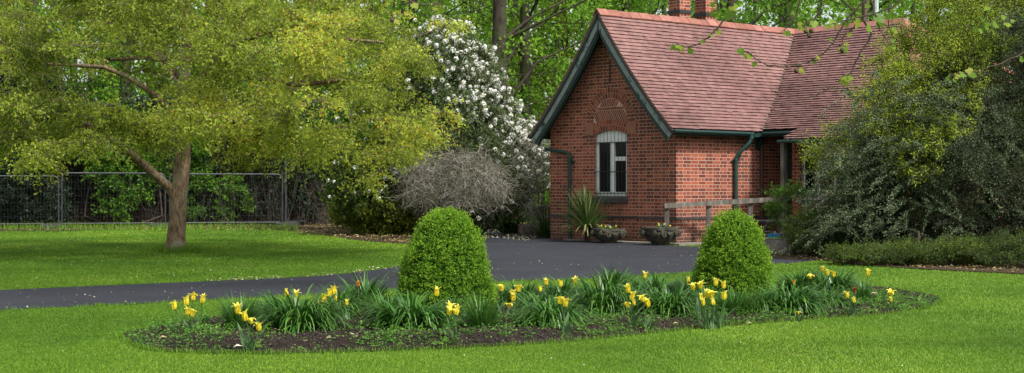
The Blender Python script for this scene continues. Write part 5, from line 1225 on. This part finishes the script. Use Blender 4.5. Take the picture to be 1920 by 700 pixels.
for nm_, (sd_s, op, sz, db) in {'cup': (1, .16, .068, 0), 'cup2': (2, .28, .068, 0), 'flare': (3, .50, .066, 0), 'flare2': (4, .42, .060, 0), 'open': (5, .85, .058, 0), 'double': (6, .35, .062, 1), 'small': (7, .15, .045, 0), 'bud': (8, .02, .055, 0)}.items():
    TP_[nm_] = (sd_s, op, sz, db)
_tm = {}
def tulip(u, v, bu, bv, kind, label, pm='petal', group=True, s_=1.0):
    b = G(bu, bv, .02); Y = b[1] - .02; top = P(u, v + 6, Y); h = max(.06, top[2] - .02)
    t = thing('tulip', label, 'tulip', (b[0], b[1], .015), 0, 'tulips in the flower bed')
    dx, dy = top[0] - b[0], -.02; bend = rng.normal(0, .012, 2)
    pts = [(0, 0, -.03), (dx * .3 + bend[0], dy * .3 + bend[1], h * .45), (dx * .75 + bend[0], dy, h * .8), (dx, dy, h)]
    NM().tube(pts, [.005, .0042, .0038, .0042], 6, v=rng.uniform(.3, .8)).build('stem', M['leaf_tulip'], t, smooth=True)
    key = (kind, pm)
    if key not in _tm:
        q = TP_[kind]; f = tulip_mesh(*q).build('flower', M[pm], t, smooth=True); _tm[key] = f
    else: f = _tm[key].copy(); col.objects.link(f); f.parent = t
    f.location = (dx, dy, h - .004); f.rotation_euler = (rng.normal(0, .12), rng.normal(0, .12) + dx * .6, rng.uniform(0, 6.28)); f.scale = (s_,) * 3
    n = rng.integers(2, 4)
    lf = NM(); az_ = rng.uniform(0, 6.28, n); lf.blades(np.stack([.008 * np.cos(az_), .008 * np.sin(az_), np.full(n, -.02)], 1), az_, rng.uniform(.13, .24, n) * min(1.1, max(.6, h / .25)), rng.uniform(.026, .042, n), rng.uniform(.1, .5, n), rng.uniform(.2, 1.1, n), rng.uniform(.2, .8, n), 6); lf.build('leaf', M['leaf_tulip'], t)
    return t
TU = [
 (327, 572, 348, 630, 'flare2', 'lowest-left tulip, standing alone at the left end of the bed'),
 (350, 564, 358, 630, 'cup2', 'yellow tulip left of the topmost one in the group at the left end'),
 (362, 555, 376, 614, 'flare', 'topmost yellow tulip of the group at the left end of the bed'),
 (379, 560, 380, 612, 'cup', 'rightmost yellow tulip of the group at the left end of the bed'),
 (355, 583, 362, 632, 'double', 'pair of touching blooms below the other tulips at the left end'),
 (446, 580, 462, 656, 'cup2', 'tallest tulip of the front group before the fine dark clump at the left'),
 (461, 593, 466, 657, 'cup2', 'second tulip from the left in front of the fine dark left clump'),
 (471, 599, 470, 656, 'open', 'ragged wide-open tulip beside the fine dark left clump'),
 (486, 612, 474, 657, 'flare2', 'lowest tulip right of the fine dark left clump'),
 (538, 547, 545, 612, 'bud', 'plump closed tulip at the upper left of the large left clump'),
 (555, 551, 560, 612, 'flare2', 'ragged tulip just right of the plump closed one above the large left clump'),
 (600, 566, 606, 616, 'open', 'wide open tulip at the right shoulder of the large left clump'),
 (607, 559, 610, 616, 'cup2', 'tulip just above the open one on the right shoulder of the large left clump'),
 (617, 548, 622, 606, 'cup', 'left one of the two high tulips between large left clump and the orange tulip'),
 (627, 544, 628, 606, 'cup2', 'right one of the two high tulips between large left clump and the orange tulip'),
 (630, 557, 634, 604, 'small', 'small pale tulip below the two high ones left of the orange tulip'),
 (650, 565, 652, 606, 'small', 'small tulip bud below the orange tulip in the left half'),
 (818, 547, 822, 622, 'cup', 'single tulip standing against the larger cone'),
 (840, 576, 852, 641, 'double', 'two joined blooms low in front of the larger cone'),
 (854, 582, 858, 641, 'cup', 'closed tulip right of the joined blooms before the larger cone'),
 (940, 538, 946, 600, 'flare', 'flared tulip nearest the right side of the larger cone'),
 (972, 539, 968, 604, 'flare', 'wide flared tulip at the upper right of the group beside the larger cone'),
 (962, 548, 964, 602, 'flare2', 'tulip just under the wide flared one beside the larger cone'),
 (962, 556, 962, 604, 'cup2', 'fourth tulip down in the group beside the larger cone'),
 (955, 569, 956, 604, 'open', 'lowest and fully open tulip of the group beside the larger cone'),
 (1013, 539, 1018, 592, 'small', 'half-side-on tulip over the back clump right of the larger cone'),
 (1024, 527, 1028, 582, 'flare2', 'small tulip right at the tarmac edge behind the half-side-on one'),
 (1051, 530, 1052, 584, 'flare2', 'upright tulip at the bed back, left of the lone tulip on the grass strip'),
 (1050, 562, 1058, 628, 'flare', 'large ragged tulip on the single front stalk in mid bed'),
 (1060, 567, 1060, 628, 'cup2', 'bloom tucked at the right of the large ragged one in mid bed'),
 (1079, 524, 1080, 580, 'flare2', 'lone tulip seen against the strip of grass behind mid bed'),
 (1209, 514, 1212, 572, 'flare2', 'lone highest tulip against the drive between the two cones'),
 (1178, 541, 1184, 612, 'cup', 'upper closed tulip of the middle group'),
 (1184, 554, 1188, 614, 'cup2', 'largest tulip of the middle group'),
 (1189, 565, 1192, 614, 'small', 'small pale tulip below the largest one of the middle group'),
 (1177, 569, 1182, 614, 'open', 'withered open tulip at the lower left of the middle group'),
 (1206, 558, 1212, 616, 'flare', 'flared tulip right of the largest one in the middle group'),
 (1216, 567, 1216, 618, 'cup2', 'rightmost tulip of the middle group'),
 (1291, 521, 1292, 580, 'small', 'small tulip touching the left edge of the smaller cone'),
 (1308, 533, 1312, 604, 'double', 'joined pair of blooms at the left foot of the smaller cone'),
 (1342, 528, 1340, 606, 'flare2', 'highest tulip in front of the smaller cone'),
 (1357, 533, 1350, 608, 'flare2', 'small tulip at the upper right in front of the smaller cone'),
 (1315, 556, 1322, 612, 'bud', 'leftmost tulip of the dense bunch before the smaller cone'),
 (1324, 551, 1326, 612, 'cup', 'second tulip of the dense bunch before the smaller cone'),
 (1334, 550, 1332, 613, 'flare', 'widest bloom of the dense bunch before the smaller cone'),
 (1319, 565, 1324, 614, 'bud', 'lowest left bloom of the dense bunch before the smaller cone'),
 (1338, 564, 1336, 614, 'bud', 'lowest right bloom of the dense bunch before the smaller cone'),
 (1358, 554, 1350, 612, 'cup2', 'tulip set apart on the right of the dense bunch'),
 (1519, 515, 1524, 570, 'open', 'pale open tulip at the back between smaller cone and right end'),
 (1541, 502, 1544, 560, 'bud', 'tall closed tulip at the back near the right end of the bed'),
 (1556, 509, 1560, 560, 'double', 'double bloom right of the tall closed tulip near the right end'),
 (1627, 510, 1622, 562, 'cup', 'lone yellow tulip highest at the right end, seen against the lawn'),
 (1589, 551, 1594, 588, 'flare2', 'yellow tulip below and left of the red one'),
 (1602, 560, 1602, 588, 'small', 'small yellow tulip directly below the red one'),
 (1670, 547, 1670, 576, 'flare', 'rightmost flared yellow tulip of the bed'),
 (1671, 559, 1674, 578, 'small', 'tiny tulip under the rightmost flared one')]
for a in TU: tulip(*a, s_=1.34)
tulip(671, 529, 674, 596, 'cup', 'orange-flamed tulip above the upright clump in the left half', 'petal_orange', s_=.85)
tulip(1488, 526, 1490, 572, 'cup', 'orange tulip just right of the smaller cone', 'petal_orange', s_=.85)
tulip(1601, 540, 1600, 580, 'cup', 'only red tulip, near the right end of the bed', 'petal_red', s_=.8)
tulip(1640, 546, 1642, 576, 'open', 'faded pinkish open tulip near the right end of the bed', 'petal_pale', s_=.9)
tulip(1497, 584, 1498, 600, 'open', 'yellow bloom lying low on the soil at the right half of the bed', 'petal', s_=.8)

# ------------------------------------------------------------------ soil crumbs, weeds, sticks
x, y = in_bed_pts(34000, .02); z = bed_z(x, y) + .012
sb = NM(); n = len(x); s_ = rng.uniform(.004, .012, n) * (1 + (rng.random(n) < .05) * 1.0); c = np.stack([x, y, np.maximum(z, .008) + s_ * .3], 1)
k4 = np.array([[1, 1, 1], [1, -1, -1], [-1, 1, -1], [-1, -1, 1]], float); V = c[:, None] + (k4[None] + rng.normal(0, .5, (n, 4, 3))) * (s_ * .55)[:, None, None] * np.array([1.2, 1.2, .7])
F = (np.array([[0, 1, 2], [0, 3, 1], [0, 2, 3], [1, 3, 2]])[None] + (np.arange(n) * 4)[:, None, None]).reshape(-1, 3)
sb.add(V.reshape(-1, 3), F, np.repeat(rng.random(n) ** 1.1 * .97, 4)); tag(sb.build('soil_crumbs', M['soil_bit']), 'loose dark soil crumbs and chips over the flower bed', 'soil', kind='stuff')
wd_ = NM()
patches = [(300, 622, .35, 30), (330, 640, .4, 40), (290, 640, .25, 20), (400, 652, .35, 30), (360, 612, .3, 20), (395, 628, .2, 12), (430, 640, .2, 8), (730, 640, .3, 28), (800, 642, .3, 24), (760, 650, .25, 16), (700, 648, .2, 12), (930, 618, .35, 34), (890, 640, .25, 12),
 (960, 610, .3, 22), (985, 630, .25, 10), (1140, 620, .4, 44), (1120, 632, .3, 20), (1090, 625, .25, 12), (1165, 606, .3, 24), (1240, 620, .3, 12), (1290, 600, .3, 16), (1400, 600, .4, 40), (1440, 604, .4, 44), (1480, 598, .4, 48), (1520, 596, .4, 40), (1420, 614, .25, 18), (1375, 612, .25, 12),
 (1560, 580, .4, 44), (1600, 575, .45, 50), (1640, 572, .4, 54), (1680, 570, .4, 50), (1720, 568, .35, 38), (1700, 578, .3, 28), (1650, 584, .3, 28), (1580, 592, .3, 20), (1500, 572, .4, 24), (1300, 612, .25, 12), (660, 600, .3, 16), (640, 630, .2, 6), (520, 640, .2, 6), (560, 650, .3, 6)]
P0 = []
for (u, v, r, n) in patches:
    b = G(u, v); n = int(n * 1.6); a = rng.uniform(0, 6.28, n); q = r * np.sqrt(rng.random(n)); P0.append(np.stack([b[0] + q * np.cos(a) * 1.2, b[1] + q * np.sin(a) * 1.8], 1))
xx, yy = in_bed_pts(200, .05); P0.append(np.stack([xx, yy], 1)); P0 = np.concatenate(P0); kp = pip(P0[:, 0], P0[:, 1], BED); P0 = P0[kp]; n = len(P0)
zz = np.maximum(bed_z(P0[:, 0], P0[:, 1]), 0) + .015; m = 11; c = np.repeat(np.stack([P0[:, 0], P0[:, 1], zz], 1), m, 0); a = rng.uniform(0, 6.28, n * m); el_ = rng.uniform(.1, 1.2, n * m); d = np.stack([np.cos(a) * np.cos(el_), np.sin(a) * np.cos(el_), np.sin(el_)], 1)
h_ = rng.uniform(.01, .075, n * m)[:, None] * np.repeat(rng.uniform(.4, 1.3, n), m)[:, None]; s_ = np.repeat(rng.uniform(.012, .028, n), m) * rng.uniform(.7, 1.2, n * m)
wd_.leaves(c + d * h_, nrm(d * [1, 1, .3]), rdir(n * m, 1.6), s_, s_ * .75, np.clip(np.repeat(rng.uniform(.15, .85, n), m) + rng.normal(0, .12, n * m), 0, 1))
tag(wd_.build('low_weeds', M['leaf_weed']), 'low green weeds and seedlings spread over the flower bed soil', 'weeds', kind='stuff')
sk = NM()
def stick(pts, r, label):
    q = NM(); pts = [G(u, v, .05) + np.array([0, 0, dz]) for u, v, dz in pts]; o0 = np.array([pts[0][0], pts[0][1], 0]); q.tube([p - o0 for p in pts], [r] * (len(pts) - 1) + [r * .5], 6, noise=.25, nscale=30)
    o = q.build('fallen_stick', M['bark_thin'], smooth=True); o.location = Vector([float(v) for v in o0]); tag(o, label, 'stick', 'sticks lying on the flower bed')
stick([(745, 636, 0), (770, 626, .03), (800, 629, .02), (830, 630, .02), (868, 645, 0)], .008, 'long crooked stick lying before the larger cone')
stick([(664, 632, .0), (680, 622, .02), (697, 620, .02), (702, 632, 0)], .008, 'short bent stick on the soil left of the long crooked one')
stick([(392, 648, 0), (400, 636, .03), (411, 630, .04)], .004, 'thin pale twig leaning among weeds at the left end of the bed')
# dead tulip leaf / label scraps
lt = NM()
for (u, v, s_) in [(297, 640, .07), (395, 604, .08), (437, 657, .07), (610, 640, .05), (652, 634, .06), (1262, 612, .05), (1400, 612, .05), (1660, 574, .06)]:
    b = G(u, v, .02); lt.leaves([b + (0, 0, .02)], [(1, .2, .25)], [(0, -.4, 1)], s_, s_ * .45, rng.uniform(.3, .9), fold=.4)
tag(lt.build('dead_leaves', M['litter']), 'curled dead leaves lying on the bed', 'leaf litter', kind='stuff')

# ------------------------------------------------------------------ fallen petals and leaf litter
def litter(name, label, px, n, size, mt='litter', vlo=0, vhi=1, z=.022):
    out = []
    poly = np.array(px, float); lo, hi = poly.min(0), poly.max(0)
    while len(out) < n:
        u, v = rng.uniform(lo, hi)
        if pip(np.array([u]), np.array([v]), poly)[0]: out.append(G(u, v))
    c = np.array(out); c[:, 2] = z; d = rdir(n, 0, .12); s_ = size * rng.uniform(.5, 1.3, n); q = NM(); q.leaves(c, d, rdir(n, 3), s_, s_ * .55, rng.uniform(vlo, vhi, n), fold=.3); tag(q.build(name, M[mt]), label, 'leaf litter', kind='stuff')
litter('fallen_petals', 'pale fallen petals drifted on the tarmac by the shrub bed', [(880, 432), (920, 430), (985, 441), (1010, 446), (990, 452), (930, 448), (905, 450)], 330, .06, vlo=.45)
litter('scattered_petals', 'thin scatter of petals and leaves over the drive and path', [(0, 546), (600, 520), (780, 480), (905, 440), (1160, 462), (1300, 470), (1500, 490), (1100, 522), (930, 530), (400, 562), (0, 582)], 200, .022, vlo=.4)
litter('leaf_litter', 'brown and yellow leaf litter under the shrubs left of the drive', [(540, 430), (640, 410), (760, 440), (800, 455), (760, 458), (640, 446), (560, 440)], 1500, .08, vhi=.55, z=.03)
litter('leaf_litter', 'brown leaf litter along the foot of the steel barriers', [(0, 434), (540, 420), (560, 434), (200, 432)], 700, .08, vhi=.5, z=.03)
litter('leaf_litter', 'dry leaf litter on the bare earth below the right-hand bushes', [(1440, 478), (1600, 470), (1900, 500), (1920, 515), (1600, 497), (1500, 488)], 700, .05, vhi=.6, z=.03)
litter('edge_petals', 'line of fallen petals caught along the far edge of the path', [(380, 526), (600, 515), (740, 498), (752, 503), (600, 521), (400, 531)], 130, .04, vlo=.3, z=.02)

litter('daisies', 'tiny white daisies and petals dotted over the near lawn', [(0, 590), (240, 600), (300, 668), (1000, 655), (1750, 590), (1780, 560), (1650, 520), (1560, 500), (1920, 520), (1920, 700), (0, 700)], 45, .014, vlo=.85, z=.028)
litter('lawn_litter', 'small straw-coloured specks scattered over the left lawn', [(0, 436), (700, 450), (750, 490), (600, 515), (0, 542)], 260, .022, vlo=.35, z=.03)

# ------------------------------------------------------------------ grass: blades, denser and finer near the camera
def grass(n, vr, name, hscale=1.0):
    v = rng.uniform(*vr, n); Y = 3348 / (v - 350); X = rng.uniform(-1, 1, n) * (Y * .40 + .6)
    k = ~pip(X, Y, PATH) & ~pip(X, Y, BED) & ~pip(X, Y, EARTH_L) & ~pip(X, Y, EARTH_R) & (Y < 46)
    dx, dy = X - CX, Y - CY; lx = dx * _c + dy * _s; k &= ~((lx > -.05) & (Y > 29))
    X, Y = X[k], Y[k]; n = len(X)
    q = np.stack([X, Y], 1); H = (.008 + .0006 * Y) * rng.uniform(.6, 1.35, n) * (.75 + .5 * fbm(q, 1.3, 4)) * hscale; W_ = .00042 * Y + .0012
    a = rng.uniform(0, 6.28, n); sd_ = np.stack([np.cos(a), np.sin(a) * .3, a * 0], 1); b = np.stack([X, Y, np.full(n, -.004)], 1); lean = rng.normal(0, .5, (n, 2)) * H[:, None]
    tip = b + np.concatenate([lean, H[:, None]], 1); V = np.stack([b - sd_ * W_[:, None], b + sd_ * W_[:, None], tip], 1)
    val = .42 + 1.0 * (fbm(q * [1, .6], .5, 2) - .5) + .25 * (fbm(q, 3.2, 3) - .5) + rng.normal(0, .07, n) + (rng.random(n) < .02) * .3
    g_ = NM().add(V.reshape(-1, 3), np.arange(n * 3).reshape(n, 3), np.repeat(np.clip(val, 0, 1), 3))
    tag(g_.build(name, M['grass']), 'short mown green grass blades of the lawns', 'grass', kind='stuff')
grass(520000, (416, 780), 'grass')
def tufts(n, fx, name, label, h, wd=.004):
    pts = fx(n); n = len(pts); a = rng.uniform(0, 6.28, n); g_ = NM(); g_.blades(np.concatenate([pts, np.full((n, 1), -.01)], 1), a, rng.uniform(.5, 1.2, n) * h, wd, rng.uniform(0, .5, n), rng.uniform(.2, 1.2, n), np.clip(rng.normal(.35, .15, n), 0, 1), 3); tag(g_.build(name, M['grass']), label, 'grass', kind='stuff')
b0 = G(328, 472)
def ring(n):
    a = rng.uniform(0, 6.28, n); r = .26 + np.abs(rng.normal(0, .22, n)); return np.stack([b0[0] + r * np.cos(a), b0[1] + r * np.sin(a)], 1)
tufts(1500, ring, 'tall_grass', 'longer unmown grass round the foot of the golden tree trunk', .16, .006)
def rim(poly, n, w):
    i = rng.integers(0, len(poly), n); t_ = rng.random((n, 1)); p = poly[i] * (1 - t_) + poly[(i + 1) % len(poly)] * t_; d = poly[(i + 1) % len(poly)] - poly[i]; nn = nrm(np.stack([d[:, 1], -d[:, 0]], 1)); return p + nn * rng.uniform(-.01, w, (n, 1))
def outside(p, poly): return p[~pip(p[:, 0], p[:, 1], poly)]
tufts(9000, lambda n: outside(rim(BED, n, .05), BED), 'edge_grass', 'grass blades leaning over the cut edge of the flower bed', .055, .004)
def path_rim(n):
    p = outside(rim(PATH, n * 2, .05), PATH); p = p[(p[:, 1] < 23) & ~pip(p[:, 0], p[:, 1], EARTH_R)]; q = rim(PATH[::-1], n, .05); q = outside(q, PATH); q = q[(q[:, 1] < 23)]; return np.concatenate([p, q])
tufts(5000, path_rim, 'path_edge_grass', 'grass blades leaning over the path edges', .05, .005)
def fence_strip(n):
    u = rng.uniform(-200, 560, n); v = rng.uniform(426, 434, n); return np.array([G(a, b)[:2] for a, b in zip(u, v)])
tufts(3500, fence_strip, 'rough_grass', 'rough grass along the foot of the barriers', .22, .009)

# ------------------------------------------------------------------ overhanging plane boughs, near the camera, reaching in from a tree on the right
YP = 9.0
def Q(u, v, dy=0): return P(u, v, YP + dy)
pt = thing('plane_tree', 'plane tree whose thin twigs with young leaves and brown seed balls hang across the roof', 'tree', (9.4, 8.6, 0))
O = np.array([9.4, 8.6, 0]); wo = NM()
wo.tube([(0, 0, -.1), (0, 0, .3), (.03, 0, 2.5), (0, 0, 5), (-.2, 0, 7.5)], [.42, .33, .28, .24, .16], 16, noise=.06, nscale=3)
wo.tube([(0, 0, 3.6), (-2.0, .1, 4.3), (-4.8, .3, 4.0), (-7.2, .4, 3.4), (-9.2, .4, 3.35), (-11., .4, 3.2)], [.13, .10, .07, .04, .03, .015], 8)
wo.build('trunk', M['bark'], pt, smooth=True)
tws = [[(1420, -90), (1375, 10), (1346, 53), (1329, 69), (1307, 84), (1284, 87), (1268, 82)],
 [(1560, -80), (1640, -30), (1612, 10), (1592, 30), (1577, 56), (1557, 87), (1532, 108), (1498, 122), (1466, 124), (1433, 120), (1402, 96)],
 [(1640, -60), (1632, -10), (1639, 25), (1650, 56), (1667, 82)], [(1620, 40), (1633, 66), (1613, 98), (1594, 136), (1578, 142)],
 [(1560, -60), (1575, -5), (1600, 20), (1603, 50), (1585, 62), (1578, 84)], [(1480, -70), (1500, -10), (1490, 35), (1470, 55)], [(1500, -40), (1540, -5), (1530, 30), (1508, 50)],
 [(1670, -80), (1668, -20), (1666, 30), (1667, 55)], [(1700, -60), (1690, 0), (1640, 25), (1600, 35), (1560, 45)],
 [(2080, -20), (1990, 60), (1920, 100), (1868, 122), (1830, 135), (1785, 140)], [(1960, -60), (1880, -10), (1850, 20), (1840, 50)], [(1900, -60), (1905, 0), (1890, 40)],
 [(700, -90), (735, -20), (740, 10), (733, 22), (738, 35)], [(760, -60), (800, -10), (812, 6), (828, 4)], [(735, -30), (770, 2), (800, 10), (830, 8)], [(1352, -40), (1345, 0), (1350, 20)], [(1290, -60), (1300, -20), (1340, -5), (1372, 8)]]
tw_ = NM(); lf = NM()
def spline(pts, m=5):
    pts = np.array(pts, float); out = []
    for i in range(len(pts) - 1):
        p0, p1, p2, p3 = pts[max(i - 1, 0)], pts[i], pts[i + 1], pts[min(i + 2, len(pts) - 1)]
        for q in range(m):
            t = q / m; out.append(.5 * ((2 * p1) + (-p0 + p2) * t + (2 * p0 - 5 * p1 + 4 * p2 - p3) * t * t + (-p0 + 3 * p1 - 3 * p2 + p3) * t ** 3))
    out.append(pts[-1]); return np.array(out)
hub = O + np.array([-3.6, -.6, 3.35])
def plane_leaf(mb, p, d, n_, s_, v):
    d = nrm(np.array(d)); sd_ = nrm(np.cross(d, n_)); up = np.cross(sd_, d)
    pts = [(0, 0), (.28, -.08), (.52, .12), (.40, .30), (.62, .52), (.30, .55), (.22, .78), (.0, 1.0), (-.22, .78), (-.30, .55), (-.62, .52), (-.40, .30), (-.52, .12), (-.28, -.08)]
    V = [p + d * .38 * s_ - up * .06 * s_] + [p + (sd_ * a + d * b) * s_ - up * (.18 * abs(a) + .12 * max(0, b - .5)) * s_ for a, b in pts]
    mb.add(V, [[0, k + 1, (k + 1) % 14 + 1] for k in range(14)], v)
for k, l_ in enumerate(tws):
    dy = rng.uniform(-.4, .4); pts = spline([Q(u, v, dy + .02 * i) for i, (u, v) in enumerate(l_)]); r = np.linspace(.0075, .003, len(pts)); pts = pts + rng.normal(0, .0025, pts.shape)
    tw_.tube(pts - O, r, 6)
    # run the twig back up to the bough above the frame
    bx_ = pts[0]; by = np.array([bx_[0], 9.0, 3.36]); tw_.tube(np.array([by, (by + bx_) / 2 + (.05, 0, .02), bx_]) - O, [.012, .01, .0075], 6)
    m = len(pts)
    for i in list(range(m // 3, m, 3)) + [m - 1] * 3:
        if rng.random() < .38 and i < m - 1: continue
        s_ = rng.uniform(.022, .050) * (1.45 if (rng.random() < .18) else 1); dd = nrm(np.array([rng.normal(0, .8), rng.normal(0, .5), -.6 + rng.normal(0, .4)]))
        pe = pts[i] + dd * .02; tw_.tube(np.array([pts[i], pe]) - O, .0015, 4); plane_leaf(lf, pe - O, dd, nrm(np.array([rng.normal(0, .5), -1, .6 + rng.normal(0, .4)])), s_, rng.random())
for (u, v, dy, s_) in [(1372, 18, 0, .085), (1655, 40, .1, .06), (1626, 48, 0, .06), (1555, 40, 0, .06), (806, 8, 0, .075), (1845, 45, 0, .07), (1862, 42, 0, .06), (1800, 138, 0, .05), (1830, 140, 0, .045), (1676, 25, 0, .06), (1440, 8, 0, .05)]:
    p = Q(u, v, dy) - O; plane_leaf(lf, p, nrm(np.array([rng.normal(0, 1), .2, -.3])), nrm(np.array([rng.normal(0, .4), -1, .8])), s_, rng.uniform(.1, .7))
tw_.build('twigs', M['bark_thin'], pt, smooth=True); lf.build('leaves', M['leaf_plane'], pt)
def seed_ball(u, v, r=.016, dy=0):
    b = NM(); n_ = 12; th = np.linspace(0, math.pi, 9); b.lathe([(max(.0005, r * math.sin(a)), -r * math.cos(a)) for a in th], 14); V = np.concatenate(b.V); V = V * (1 + .12 * (rng.random((len(V), 1)) - .5)); b.V = [V]
    c = Q(u, v, dy) - O; b.V = [V + c]; b.tube([c + (0, 0, r * .9), c + (.002, 0, r + .03), c + (.0, 0, r + .06)], .0012, 4); b.build('seed_ball', M['ball'], pt, smooth=True)
for a in [(1515, 44), (1511, 59), (1521, 58), (1517, 66), (1493, 133), (1496, 124), (1575, 85), (1579, 95), (735, 38), (1416, 2)]: seed_ball(*a, r=.0145 if a[1] not in (124, 85) else .010)
